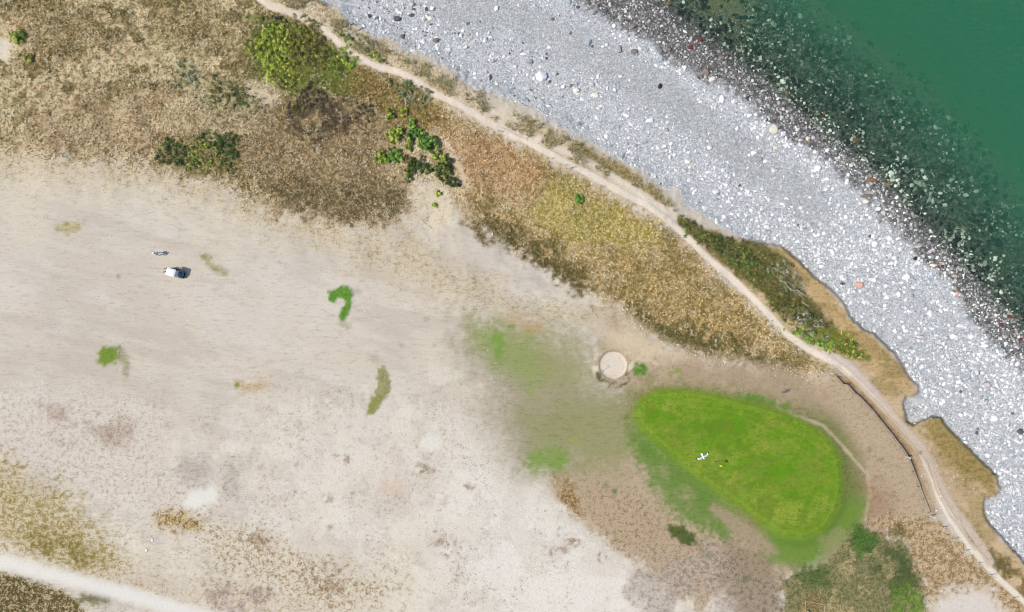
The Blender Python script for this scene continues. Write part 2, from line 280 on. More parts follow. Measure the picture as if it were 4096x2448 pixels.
area([(-300, 130), (0, 145), (30, 160), (40, 215), (20, 240), (-300, 260)], 5, 5, col=(228, 214, 192), spk=(205, 188, 160), dens=0.1)
# --- sandy surroundings of bunker, approach and green
area(U([(1480, 740), (1560, 800), (1640, 850), (1800, 880), (1960, 905), (2060, 900), (2200, 1000), (2260, 1180), (2280, 1300), (2140, 1310), (2060, 1280), (1900, 1420), (1800, 1430), (1600, 1400), (1450, 1290), (1340, 1190), (1340, 1135), (1500, 1060), (1500, 950), (1440, 900)]), 30, 24, col=(194, 173, 143), spk=(156, 135, 104), dens=0.34, st=0.5)
area(U([(1450, 800), (1530, 790), (1620, 840), (1660, 870), (1560, 880), (1500, 850)]), 26, 20, a=0.9, col=(224, 204, 172), spk=(200, 180, 148), dens=0.2, st=0.3)
area(U([(1650, 880), (1900, 900), (2010, 960), (2080, 1060), (2110, 1200), (2100, 1290), (2040, 1280), (2060, 1180), (2040, 1080), (1960, 1010), (1800, 950), (1640, 925)]), 26, 20, a=0.9, col=(180, 158, 131), spk=(152, 131, 104), dens=0.3, st=0.6)
area(U([(2060, 1170), (2120, 1160), (2170, 1220), (2150, 1290), (2090, 1280)]), 40, 30, a=0.7, col=(172, 136, 112), spk=(150, 118, 92), dens=0.4)
area(U([(1345, 1150), (1500, 1170), (1640, 1260), (1720, 1300), (1780, 1380), (1700, 1480), (1620, 1420), (1500, 1330), (1400, 1250)]), 24, 26, a=0.9, col=(192, 170, 140), spk=(150, 126, 94), dens=0.38, st=0)
area(U([(1340, 1150), (1380, 1150), (1400, 1210), (1400, 1250), (1370, 1215)]), 12, 14, a=0.9, col=(188, 160, 118), spk=(134, 102, 58), dens=0.55, st=0)
area(U([(1470, 1390), (1720, 1310), (1900, 1390), (1900, 1600), (1560, 1600)]), 30, 40, a=0.7, nz=(90, 0.45, 0.09), col=(196, 182, 168), spk=(150, 134, 120), dens=0.5, st=0)
area(U([(1740, 1300), (1860, 1330), (1900, 1400), (1890, 1600), (1820, 1600), (1760, 1400)]), 24, 20, a=0.8, col=(160, 142, 118), spk=(122, 106, 78), dens=0.4, st=0)
area(U([(1120, 770), (1300, 790), (1440, 840), (1450, 900), (1530, 960), (1560, 1060), (1480, 1130), (1360, 1135), (1250, 1140), (1200, 1050), (1170, 930), (1110, 830)]), 90, 26, a=0.88, col=(164, 154, 126), spk=(140, 130, 102), dens=0.3, st=1)
area(U([(1145, 785), (1240, 792), (1300, 830), (1330, 900), (1290, 950), (1200, 900), (1150, 840)]), 34, 14, a=0.8, col=(150, 162, 96), spk=(126, 142, 72), dens=0.35, st=1)
area(U([(1195, 820), (1215, 800), (1225, 840), (1210, 870)]), 14, 5, a=0.8, col=(112, 158, 54))
area(U([(1240, 790), (1400, 830), (1440, 900), (1400, 980), (1300, 950)]), 60, 20, a=0.5, col=(152, 156, 92))
area(U([(1270, 1000), (1500, 960), (1560, 1060), (1500, 1130), (1280, 1135)]), 50, 20, a=0.7, col=(150, 152, 96), spk=(130, 134, 80), dens=0.35, st=1)
area(U([(1290, 1100), (1345, 1085), (1375, 1095), (1370, 1130), (1300, 1142), (1270, 1136)]), 18, 8, a=0.8, col=(128, 158, 66), spk=(104, 134, 52), dens=0.3)
ell(1395 * 1.65, 1068 * 1.65, 20, 10, 30, ragged=6, a=0.6, col=(168, 172, 70))
area(U([(1530, 950), (1600, 925), (1800, 945), (1930, 985), (2040, 1070), (2080, 1180), (2080, 1280), (2000, 1340), (1930, 1390), (1840, 1310), (1700, 1210), (1560, 1100), (1510, 1010)]), 34, 10, a=0.85, col=(128, 130, 72), spk=(108, 112, 56), dens=0.4, st=0.4)
gw = gsd + (n1 - 0.5) * 50
put(smooth(-130, -20, gw) * smooth(3150, 3330, X) * 0.85, col=(122, 130, 70), spk=(98, 108, 54), dens=0.4)
put(smooth(-150, -80, gw) * smooth(1960, 2070, Y + (X - 3300) * 0.2) * smooth(3010, 3110, X) * 0.9, col=(114, 146, 56), spk=(96, 126, 46), dens=0.3, st=0.5)
put(smooth(-60, -20, gw) * smooth(1940, 2040, Y) * smooth(3050, 3150, X) * 0.6, col=(98, 130, 44))
put(smooth(-120, -40, gw) * smooth(1690, 1790, Y) * smooth(2960, 2900, X - (Y - 2000) * 0.3) * 0.6, col=(126, 150, 72), spk=(104, 128, 56), dens=0.35)
area(U([(1528, 1010), (1560, 1050), (1660, 1130), (1740, 1190), (1770, 1250), (1785, 1290), (1740, 1305), (1650, 1265), (1590, 1190), (1545, 1110)]), 26, 12, a=0.85, nz=(90, 0.27, 0.14), col=(106, 140, 56), spk=(88, 122, 46), dens=0.4, st=0.9)
put(smooth(12, 3, np.abs(gsd + 10 + (n1 - 0.5) * 14)) * smooth(1640, 1760, Y) * smooth(2960, 2860, X) * 0.6, col=(76, 124, 40))
area(U([(1725, 1215), (1770, 1240), (1850, 1300), (1890, 1340), (1860, 1345), (1780, 1290), (1720, 1235)]), 8, 8, a=0.85, col=(176, 156, 128), spk=(142, 124, 96), dens=0.35)
area(U([(1790, 955), (1850, 962), (1912, 980), (1905, 995), (1850, 985), (1800, 975)]), 10, 6, a=0.85, col=(92, 144, 34))
area(U([(1620, 1274), (1655, 1274), (1690, 1300), (1690, 1322), (1650, 1315), (1622, 1295)]), 5, 6, a=0.95, col=(84, 100, 42), spk=(66, 82, 32), dens=0.4)
area(U([(1690, 1315), (1720, 1345), (1730, 1360), (1700, 1350)]), 10, 6, a=0.6, col=(112, 118, 64))
area(U([(1900, 1430), (1890, 1400), (2000, 1370), (2050, 1300), (2080, 1270), (2130, 1300), (2160, 1308), (2190, 1300), (2225, 1350), (2245, 1420), (2255, 1500), (2255, 1700), (1900, 1700)]), 8, 12, a=0.95, col=(148, 138, 94), spk=(100, 104, 58), dens=0.5, st=0)
put(smooth(0, 20, sdpoly(X, Y, U([(1900, 1420), (2000, 1370), (2080, 1275), (2160, 1308), (2225, 1350), (2255, 1500), (2255, 1700), (1900, 1700)]))) * smooth(0.5, 0.6, fbm(X, Y, 55, 221, 5, .65)) * 0.8, col=(190, 172, 128), spk=(128, 120, 74), dens=0.45)
area(U([(2070, 1270), (2100, 1280), (2135, 1310), (2110, 1340), (2080, 1360), (2060, 1320)]), 10, 10, a=0.9, col=(82, 118, 48), spk=(62, 96, 36), dens=0.45)
area(U([(2110, 1320), (2180, 1315), (2225, 1380), (2235, 1430), (2170, 1440), (2110, 1390)]), 20, 22, a=0.95, nz=(60, 0.42, 0.10), col=(90, 102, 58), spk=(76, 88, 50), dens=0.45)
area(U([(1930, 1385), (1990, 1365), (2020, 1380), (2000, 1425), (1950, 1430)]), 16, 14, a=0.85, col=(90, 110, 54), spk=(70, 90, 42), dens=0.45)
area(U([(2170, 1430), (2245, 1400), (2255, 1700), (2170, 1700)]), 20, 20, a=0.8, nz=(50, 0.40, 0.1), col=(112, 146, 52), spk=(86, 116, 42))
area(U([(1990, 1300), (2040, 1280), (2055, 1300), (2030, 1350), (1990, 1370)]), 12, 12, a=0.5, col=(170, 150, 118))
area(U([(1945, 1440), (2000, 1440), (2010, 1700), (1930, 1700)]), 14, 14, a=0.6, col=(166, 140, 96), spk=(120, 100, 60), dens=0.5)
# east: rough by the path, pale corner
area(U([(2100, 1260), (2200, 1250), (2280, 1270), (2340, 1330), (2483, 1450), (2700, 1700), (2240, 1700), (2250, 1480), (2225, 1360), (2180, 1300)]), 14, 18, col=(208, 184, 148), spk=(152, 124, 84), dens=0.5, st=0)
area(U([(2160, 1255), (2190, 1270), (2205, 1310), (2160, 1310), (2130, 1290)]), 10, 14, a=0.8, nz=(40, 0.45, 0.1), col=(132, 120, 70), dens=0.6, spk=(96, 88, 46))
area(U([(2300, 1430), (2400, 1420), (2420, 1460), (2470, 1520), (2470, 1700), (2240, 1700), (2262, 1462)]), 26, 14, col=(226, 215, 203), spk=(206, 194, 182), dens=0.25, st=0.3)
# strip between path and cliff, golden cliff tops and headlands
SHORE = U([(1630, 515), (1700, 550), (1800, 580), (1863, 592), (1940, 600), (2000, 690), (2060, 770), (2130, 830), (2200, 900), (2230, 960), (2190, 990), (2210, 1020), (2290, 1005), (2330, 1060), (2420, 1150), (2425, 1200), (2390, 1230), (2420, 1300), (2483, 1366), (2700, 1560), (2680, 1640), (2483, 1460), (2400, 1390), (2340, 1300), (2260, 1150), (2180, 1020), (2060, 900), (1900, 800), (1800, 700), (1680, 590)])
area(SHORE, 8, 8, col=(208, 182, 146), spk=(172, 146, 108), dens=0.32, st=0.5)
area(U([(1870, 600), (1945, 604), (2000, 690), (2060, 770), (2130, 830), (2200, 900), (2226, 950), (2150, 950), (2090, 860), (2000, 760), (1930, 680)]), 18, 14, a=0.9, col=(203, 173, 124), spk=(166, 138, 88), dens=0.4, st=0.7)
put(smooth(0.48, 0.6, fbm(US / 1.6, VS * 1.3, 60, 201, 5, .6)) * smooth(-4, 10, sdpoly(X, Y, SHORE)) * 0.55, col=(168, 148, 96), spk=(128, 112, 66), dens=0.45)
area(U([(2235, 1030), (2290, 1005), (2330, 1060), (2420, 1150), (2415, 1195), (2330, 1160), (2270, 1100)]), 16, 16, a=0.9, col=(172, 148, 92), spk=(134, 118, 62), dens=0.5, st=0.4)
area(U([(2360, 1290), (2480, 1390), (2700, 1600), (2600, 1580), (2440, 1420), (2370, 1340)]), 14, 18, a=0.8, nz=(45, 0.45, 0.1), col=(150, 128, 78), spk=(96, 84, 42), dens=0.6, st=0)
area(U([(2385, 1330), (2410, 1340), (2440, 1385), (2420, 1385), (2390, 1355)]), 8, 8, a=0.9, col=(76, 74, 38))
area(U([(2200, 1100), (2260, 1090), (2330, 1170), (2340, 1260), (2280, 1180)]), 26, 16, a=0.6, col=(196, 170, 140), dens=0.4)
area(U([(1635, 515), (1700, 548), (1780, 580), (1863, 594), (1900, 620), (1940, 690), (2000, 770), (2070, 830), (2105, 870), (2050, 865), (1960, 800), (1880, 740), (1780, 660), (1690, 580), (1640, 545)]), 7, 9, a=0.95, col=(118, 112, 62), spk=(82, 78, 40), dens=0.5, st=0)
area(U([(1950, 790), (2050, 800), (2105, 868), (2040, 862), (1960, 820)]), 14, 10, a=0.8, col=(140, 146, 60), spk=(112, 118, 44), dens=0.5)
# dunes with marram along the path in the north
area(U([(600, -100), (790, -60), (830, 60), (960, 130), (1060, 160), (1150, 210), (1260, 270), (1400, 340), (1480, 380), (1600, 450), (1650, 520), (1560, 480), (1400, 420), (1260, 340), (1130, 290), (1040, 220), (960, 185), (880, 160), (820, 120), (760, 60), (640, 20)]), 10, 12, col=(222, 203, 176), spk=(180, 158, 112), dens=0.42, st=0)
area(U([(1150, 215), (1260, 272), (1290, 300), (1200, 300), (1140, 240)]), 12, 18, a=0.9, col=(230, 214, 192), dens=0.1)
area(U([(1400, 345), (1480, 380), (1600, 465), (1620, 500), (1500, 440), (1380, 380)]), 10, 12, a=0.85, col=(170, 148, 98), spk=(118, 104, 54), dens=0.5)
area(U([(1620, 480), (1700, 530), (1760, 560), (1700, 545), (1640, 510)]), 8, 8, a=0.8, col=(226, 210, 188))
# --- path and tracks
def pw(x): return 11 if x < 1900 else 13
stroke(PATH, 11.5, 4, ragged=4, col=(240, 225, 206), spk=(224, 208, 188), dens=0.12, st=0)
stroke([(2000, 505), (2150, 560), (2300, 620), (2420, 690), (2560, 770), (2650, 840)], 14, 10, ragged=8, col=(230, 216, 197), spk=(210, 194, 172), dens=0.15)
stroke([(1070, 10), (1180, 60), (1270, 90), (1330, 120)], 13, 7, ragged=7, col=(229, 214, 193), dens=0.1)
stroke([(2660, 870), (2685, 850), (2680, 820), (2700, 870), (2690, 890)], 9, 6, ragged=3, col=(226, 208, 190), dens=0.1)
stroke([(3300, 1405), (3400, 1460), (3500, 1570), (3560, 1650), (3640, 1740), (3690, 1790)], 13, 7, ragged=3, col=(214, 200, 190), spk=(200, 186, 172), dens=0.15, st=0)
stroke([(3560, 1660), (3650, 1760), (3690, 1800), (3740, 1900), (3790, 2000), (3850, 2080), (3930, 2190), (3960, 2250)], 17, 7, ragged=3, col=(211, 192, 172), dens=0.2, st=0)
for off, w in ((0, 2.2), (16, 1.6)):
    stroke([(3330 + off, 1460), (3440 + off, 1555), (3560 + off, 1680), (3650 + off, 1775), (3712 + off, 1850), (3745 + off, 1960), (3800 + off, 2060), (3850 + off, 2130), (3900 + off, 2200)], w, 1.6, ragged=1.5, a=0.7, col=(152, 130, 108), dens=0.4)
for off, a_ in ((-22, 0.45), (34, 0.5), (48, 0.3)):
    stroke([(3380 + off, 1500), (3480 + off, 1600), (3600 + off, 1735), (3690 + off, 1840), (3730 + off, 1950), (3780 + off, 2050), (3850 + off, 2140)], 3.5, 4, ragged=5, a=a_, col=(219, 202, 184), dens=0.1)
    stroke([(3390 + off, 1500), (3490 + off, 1600), (3610 + off, 1735), (3700 + off, 1840), (3740 + off, 1950)], 1.5, 2, ragged=3, a=a_, col=(160, 138, 112), dens=0.3)
stroke([(2165, 582), (2215, 605), (2270, 640), (2340, 672)], 1.6, 1.5, ragged=2, a=0.7, col=(165, 140, 105))
stroke([(2010, 510), (2080, 545), (2110, 560)], 1.6, 1.5, ragged=2, a=0.7, col=(165, 140, 105))
stroke([(3120, 1640), (3200, 1670), (3290, 1700), (3350, 1760), (3410, 1830), (3470, 1900)], 6, 6, ragged=6, a=0.7, col=(214, 192, 166), dens=0.15)
stroke([(3470, 1890), (3480, 1980), (3460, 2080)], 8, 8, ragged=9, a=0.5, col=(206, 182, 156), dens=0.2)
stroke([(2560, 1520), (2640, 1470), (2740, 1462), (2860, 1500), (3000, 1540)], 5, 6, ragged=6, a=0.4, col=(170, 152, 126))
stroke([(2440, 1535), (2520, 1540), (2600, 1500), (2640, 1470)], 8, 6, ragged=4, a=0.6, col=(176, 156, 132))
# gully under the fence: dark soil strip with the step's cast shade painted in
m = ((dF > -1) & (dFa < 60) & (Y > 1500) & (Y < 2060)); put(m * 0.8 * smooth(13, 4, np.abs(dFa - 7) + (n2 - 0.5) * 18) * smooth(2070, 1900, Y + 60) , col=(106, 84, 66), spk=(84, 66, 52), dens=0.4, st=0)
put(m * smooth(52, 18, dFa + (n1 - 0.5) * 20) * 0.5 * (dFa > 10), col=(182, 146, 104), dens=0.4, spk=(146, 114, 74))
# --- fairway patches that stayed green
area([(1260 + x / 3.5, 1100 + y / 3.5) for x, y in [(180, 285), (190, 240), (260, 205), (340, 185), (450, 150), (500, 185), (515, 260), (525, 360), (500, 480), (470, 560), (430, 625), (390, 650), (345, 620), (335, 560), (370, 480), (410, 410), (415, 345), (380, 310), (320, 325), (300, 370), (250, 385), (200, 345)]], 4, 4, col=(106, 152, 56), spk=(84, 130, 42), dens=0.4, st=0)
ell(1376, 1300, 22, 13, 20, ragged=8, a=0.6, col=(164, 160, 130), dens=0.5, spk=(140, 136, 104))
ell(1427, 1165, 14, 16, 0, ragged=6, a=0.5, col=(166, 152, 138))
area([(1024 + x / 1.818, 816 + y / 1.818) for x, y in [(880, 1200), (920, 1180), (960, 1240), (985, 1320), (960, 1380), (920, 1440), (880, 1484), (850, 1520), (810, 1525), (818, 1484), (850, 1410), (875, 1330), (880, 1260)]], 4, 5, a=0.9, col=(160, 156, 104), spk=(138, 140, 70), dens=0.45, st=0)
area([(1024 + x / 1.818, 816 + y / 1.818) for x, y in [(845, 1400), (930, 1400), (850, 1520), (805, 1525)]], 6, 4, a=0.8, col=(140, 150, 66))
ell(1505, 1440, 16, 26, -30, ragged=8, a=0.5, col=(180, 168, 142))
area(U([(236, 850), (262, 838), (285, 842), (290, 862), (275, 885), (250, 890), (234, 878)]), 7, 6, col=(128, 152, 60), spk=(112, 140, 48), dens=0.4, st=0)
area(U([(280, 840), (300, 850), (312, 875), (314, 910), (302, 922), (298, 885), (285, 870)]), 6, 7, a=0.75, col=(172, 164, 128), spk=(140, 138, 98), dens=0.5)
area(U([(136, 545), (165, 538), (205, 538), (198, 556), (165, 568), (138, 562)]), 10, 8, a=0.8, col=(194, 178, 128), spk=(160, 148, 80), dens=0.45)
ell(230, 917, 9, 9, ragged=3, col=(122, 140, 52)); ell(268, 893, 7, 6, ragged=3, col=(138, 152, 66))
area(U([(488, 615), (505, 618), (520, 640), (555, 658), (548, 668), (515, 660), (497, 635)]), 7, 7, a=0.85, col=(176, 164, 118), spk=(148, 142, 90), dens=0.45)
ell(815, 1022, 9, 7, ragged=3, a=0.8, col=(140, 146, 74))
area(U([(572, 930), (610, 928), (660, 912), (650, 940), (600, 952), (574, 944)]), 14, 8, a=0.8, col=(204, 180, 140), spk=(176, 148, 100), dens=0.4)
ell(948, 1542, 8, 7, ragged=2, col=(132, 138, 62))
ell(905 * 1.65 - 640, 945 * 1.65 + 20, 50, 60, 0, soft=50, ragged=20, a=0.25, col=(180, 166, 148))
ell(2560, 1482, 30, 22, -20, ragged=9, col=(92, 142, 44), spk=(72, 116, 36), dens=0.4)
ell(2590, 1520, 40, 26, -30, soft=20, ragged=12, a=0.5, col=(140, 140, 84))
ell(2700, 1490, 26, 12, 0, ragged=6, a=0.7, col=(132, 152, 58))
ell(2135, 1312, 30, 12, 5, ragged=7, a=0.7, col=(170, 158, 80)); ell(2230, 1335, 60, 8, 8, ragged=8, a=0.6, col=(158, 152, 92)); ell(2046, 1306, 14, 6, 0, ragged=3, col=(106, 140, 50))
ell(2105, 1285, 60, 22, 8, soft=24, ragged=16, a=0.6, col=(212, 176, 140))
for x, y, r, c in ((3005, 2050, 10, (78, 110, 44)), (3680, 1724, 9, (112, 100, 60)), (3480, 1800, 13, (150, 132, 92)), (3520, 1838, 11, (150, 132, 92)), (3683, 1808, 6, (96, 92, 56)), (2980, 2315, 14, (96, 110, 60)), (2455, 1965, 9, (88, 120, 52)), (2425, 1945, 16, (140, 140, 88)), (1706, 1279, 12, (176, 164, 150)), (1608, 1380, 10, (180, 168, 150)), (1742, 1378, 10, (180, 168, 150)), (473, 1106, 7, (170, 152, 130))):
    ell(x, y, r, r * 0.8, 0, ragged=r * 0.4, a=0.85, col=c)
# --- bunker
rr = rb + (n2 - 0.5) * 10
put(smooth(92, 78, rr) * smooth(0.44, 0.54, n2) * 0.9 * ((X < 2400) | (Y > 1500) | (X > 2510)), col=(232, 214, 190), dens=0.05)
ang = np.arctan2(Y - BC[1], X - BC[0])
put(smooth(84, 74, np.hypot(X - BC[0] - 4, Y - BC[1] - 14)) * smooth(58, 66, rb) * smooth(0.25, 0.5, np.sin(ang)) * smooth(0.4, 0.6, n2) * 0.9, col=(104, 100, 56), spk=(78, 76, 38), dens=0.5)
put(smooth(BR + 10, BR + 4, rb) * 0.8, col=(178, 156, 130), spk=(150, 128, 100), dens=0.4, st=0)
put(smooth(BR + 2.5, BR - 1, rb), col=(234, 219, 200), spk=(222, 204, 180), dens=0.12, st=0)
put(smooth(BR, BR - 8, rb) * smooth(30, 46, Y - BC[1]) * 0.5, col=(226, 200, 166))
# --- putting green
g = smooth(-22, 10, gsd + (n2 - 0.5) * 10)
put(g, col=(116, 152, 34), spk=(98, 136, 26), dens=0.4, st=0.5)
put(g * smooth(0.42, 0.6, fbm(X, Y, 190, 91, 5, .6)) * 0.85, col=(156, 166, 64)); put(g * smooth(0.48, 0.66, fbm(X, Y, 40, 93, 4, .6)) * 0.5, col=(92, 128, 30))
put(g * smooth(0.48, 0.6, fbm(X * 0.8, Y * 1.3, 110, 96, 4)) * 0.75, col=(98, 150, 18))
put(g * smooth(0.5, 0.64, fbm(X, Y, 80, 99, 5, .6)) * 0.6, col=(116, 130, 44)); put(g * smooth(0.47, 0.6, fbm(X * 0.7 + Y * 0.5, Y * 0.9 - X * .3, 60, 103, 4, .6)) * 0.35, col=(152, 158, 66)); put(g * smooth(2300, 1700, X + Y * 0.1) * 0.2, col=(140, 164, 40))
rim = smooth(34, 16, gsd) * g
put(rim * 0.45, col=(136, 162, 50)); put(g * smooth(26, -4, gsd) * 0.5, col=(104, 134, 46)); put(g * smooth(10, 3, np.abs(gsd - 26)) * 0.35, col=(110, 150, 26)); put(g * smooth(5, 1, np.abs(gsd - 12)) * 0.35, col=(156, 178, 60))
for x, y, r in ((2728, 1710, 18), (2832, 1715, 14), (2955, 1760, 6), (3279, 1850, 4), (2907, 1842, 4), (3010, 2020, 8)): ell(x, y, r, r * 0.8, 0, soft=r * 0.6, ragged=3, a=0.6, col=(86, 128, 22))  # darker turf spots; the small one right of the flag is its painted shadow
for k in range(3):
    d_, _ = dline(X, Y, [(2690, 1560), (3000, 1610), (3180, 1690), (3330, 1800)]); put(g * smooth(7, 2, np.abs(d_ - 24 * (k + 1))) * 0.18, col=(158, 180, 52))
# --- beach and sea bed
bm_ = smooth(-2, 9, dC + (n2 - 0.5) * (46 * smooth(3000, 2500, X) + 12) + (n4 - 0.5) * 14)
east = smooth(2200, 3300, X)
fine = smooth(0.42, 0.62, fbm(X, Y, 300, 111, 3))
bcol = alb((216, 217, 217), 0.60) * (1 - east[..., None]) + alb((218, 219, 219), 0.60) * east[..., None]
C = C * (1 - bm_[..., None]) + bcol * bm_[..., None]; K = K * (1 - bm_[..., None]) + alb((188, 190, 190), 0.58) * bm_[..., None]
D = D * (1 - bm_) + 0.35 * bm_; ST = ST * (1 - bm_); PB = PB * (1 - bm_) + bm_
BAND = [(1800, 40), (2060, 60), (2300, 180), (2500, 300), (2700, 420), (2900, 560), (3080, 690), (3250, 830)]
db, _ = dline(X, Y, BAND); sandb = smooth(110, 40, db + (n1 - 0.5) * 90) * bm_
C = C * (1 - 0.8 * sandb[..., None]) + alb((200, 201, 199), 0.60) * 0.8 * sandb[..., None]
d_, s_ = dline(X + (n1 - 0.5) * 90, Y + (n3 - 0.5) * 90, WET); dwet = -d_ * s_
wet = smooth(-22, 26, dwet + (n2 - 0.5) * 60) * bm_
wl_ = smooth(2900, 3500, X)[..., None]; C = C * (1 - wet[..., None]) + (alb((152, 150, 146)) * (1 - wl_) + alb((176, 174, 170)) * wl_) * wet[..., None]; K = K * (1 - wet[..., None]) + alb((112, 110, 107)) * wet[..., None]; D = D + 0.2 * wet
sea = smooth(20, 110, dW + (n1 - 0.5) * 60)
seac = alb((132, 142, 130)); sandc = alb((172, 150, 92))
sandp = smooth(60, 260, dW - 40 * 0) * smooth(3150, 2800, X) * smooth(260, 120, Y - (X - 2700) * 0.35 + (n1 - .5) * 120)
C = C * (1 - sea[..., None]) + seac * sea[..., None]; K = K * (1 - sea[..., None]) + alb((70, 70, 56)) * sea[..., None]
C = C * (1 - sandp[..., None]) + sandc * sandp[..., None]; D = D * (1 - sandp) + 0.08 * sandp
deepm = smooth(300, 520, dW); C = C * (1 - deepm[..., None]) + alb((140, 140, 100)) * deepm[..., None]; D = D * (1 - deepm) + 0.1 * deepm; PB = PB * (1 - 0.7 * deepm)

# ------------------------------------------------------------------ materials
def nodes(name):
    m = bpy.data.materials.new(name); m.use_nodes = True; nt = m.node_tree; b = nt.nodes['Principled BSDF']; return m, nt, b
def N(nt, t, **kw):
    n = nt.nodes.new(t)
    for k, v in kw.items(): setattr(n, k, v)
    return n
def mth(nt, op, a, b=None, c=None, clamp=False):
    n = N(nt, 'ShaderNodeMath', operation=op, use_clamp=clamp)
    for i, v in enumerate((a, b, c)):
        if v is None: continue
        if isinstance(v, (int, float)): n.inputs[i].default_value = v
        else: nt.links.new(v, n.inputs[i])
    return n.outputs[0]
def noise(nt, vec, scale, detail=4, rough=0.6):
    n = N(nt, 'ShaderNodeTexNoise'); n.inputs['Scale'].default_value = scale; n.inputs['Detail'].default_value = detail; n.inputs['Roughness'].default_value = rough
    nt.links.new(vec, n.inputs['Vector']); return n.outputs[0]
def mixc(nt, f, a, b, mode='MIX'):
    n = N(nt, 'ShaderNodeMix', data_type='RGBA', blend_type=mode)
    for s, v in ((n.inputs[0], f), (n.inputs[6], a), (n.inputs[7], b)):
        if isinstance(v, (int, float)): s.default_value = v
        elif isinstance(v, (tuple, list)): s.default_value = (*v[:3], 1)
        else: nt.links.new(v, s)
    return n.outputs[2]
def ground_material():
    m, nt, b = nodes('ground_cover'); lk = nt.links.new
    A = {k: N(nt, 'ShaderNodeAttribute', attribute_name=k) for k in ('col', 'spk', 'prm')}
    sp = N(nt, 'ShaderNodeSeparateColor'); lk(A['prm'].outputs['Color'], sp.inputs[0]); dens, st, peb = sp.outputs[0], sp.outputs[1], sp.outputs[2]
    pos = N(nt, 'ShaderNodeNewGeometry').outputs['Position']
    mp = N(nt, 'ShaderNodeMapping'); mp.inputs['Rotation'].default_value = (0, 0, R(14)); mp.inputs['Scale'].default_value = (0.22, 1.0, 1.0); lk(pos, mp.inputs['Vector'])
    a = noise(nt, pos, 1.5, 6, 0.8); s = noise(nt, mp.outputs[0], 3.0, 6, 0.74); f = noise(nt, pos, 6.2, 3, 0.7)
    st2 = mth(nt, 'MULTIPLY', st, 0.75)
    v = mth(nt, 'ADD', mth(nt, 'MULTIPLY', a, mth(nt, 'SUBTRACT', 1.0, st2)), mth(nt, 'MULTIPLY', s, st2))
    v = mth(nt, 'ADD', mth(nt, 'MULTIPLY', v, 0.62), mth(nt, 'MULTIPLY', f, 0.38))
    th = mth(nt, 'SUBTRACT', 0.63, mth(nt, 'MULTIPLY', dens, 0.26))
    wdt = mth(nt, 'ADD', 0.016, mth(nt, 'MULTIPLY', st, 0.05))
    mr = N(nt, 'ShaderNodeMapRange', interpolation_type='SMOOTHSTEP'); lk(v, mr.inputs[0]); lk(mth(nt, 'SUBTRACT', th, wdt), mr.inputs[1]); lk(mth(nt, 'ADD', th, wdt), mr.inputs[2])
    base = mixc(nt, mr.outputs[0], A['col'].outputs['Color'], A['spk'].outputs['Color'])
    j = noise(nt, pos, 4.3, 4, 0.75); jj = mth(nt, 'ADD', 0.62, mth(nt, 'MULTIPLY', j, 0.76))
    amp = mth(nt, 'ADD', 0.35, mth(nt, 'MULTIPLY', mth(nt, 'SUBTRACT', 1.0, st), 0.65))
    jn = mth(nt, 'ADD', 1.0, mth(nt, 'MULTIPLY', mth(nt, 'SUBTRACT', jj, 1.0), amp))
    cc = N(nt, 'ShaderNodeCombineColor')
    for i in range(3): lk(jn, cc.inputs[i])
    base = mixc(nt, 1.0, base, cc.outputs[0], 'MULTIPLY')
    # pebbles: small voronoi stones of differing greys
    out = base; hs = None
    for scl, lo, hi in ((3.4, 0.80, 0.40), (7.0, 0.62, 0.76)):
        vo = N(nt, 'ShaderNodeTexVoronoi'); vo.inputs['Scale'].default_value = scl; lk(pos, vo.inputs['Vector'])
        ve = N(nt, 'ShaderNodeTexVoronoi', feature='DISTANCE_TO_EDGE'); ve.inputs['Scale'].default_value = scl; lk(pos, ve.inputs['Vector'])
        sc_ = N(nt, 'ShaderNodeSeparateColor'); lk(vo.outputs['Color'], sc_.inputs[0])
        br = mth(nt, 'ADD', lo, mth(nt, 'MULTIPLY', sc_.outputs[0], hi))
        br = mth(nt, 'MULTIPLY', br, mth(nt, 'ADD', 0.76, mth(nt, 'MULTIPLY', mth(nt, 'MULTIPLY', ve.outputs[0], 5.0, clamp=True), 0.24)))
        c1 = N(nt, 'ShaderNodeCombineColor'); lk(br, c1.inputs[0]); lk(br, c1.inputs[1]); lk(mth(nt, 'ADD', mth(nt, 'MULTIPLY', br, 0.94), 0.06), c1.inputs[2])
        out = mixc(nt, mth(nt, 'MULTIPLY', peb, 0.85 if scl > 5 else 0.55), out, mixc(nt, 1.0, out, c1.outputs[0], 'MULTIPLY'))
        hs = ve.outputs[0] if hs is None else mth(nt, 'ADD', hs, ve.outputs[0])
    hgt = mth(nt, 'ADD', mth(nt, 'MULTIPLY', mth(nt, 'SUBTRACT', 1.0, v), mth(nt, 'MULTIPLY', mth(nt, 'SUBTRACT', 1.0, st), 1.3)), mth(nt, 'MULTIPLY', hs, mth(nt, 'MULTIPLY', peb, 0.45)))
    bp = N(nt, 'ShaderNodeBump'); bp.inputs['Strength'].default_value = 0.55; bp.inputs['Distance'].default_value = 0.22; lk(hgt, bp.inputs['Height']); lk(bp.outputs[0], b.inputs['Normal'])
    lk(out, b.inputs['Base Color']); b.inputs['Roughness'].default_value = 0.92; b.inputs['Specular IOR Level'].default_value = 0.15
    return m
M_GROUND = ground_material()
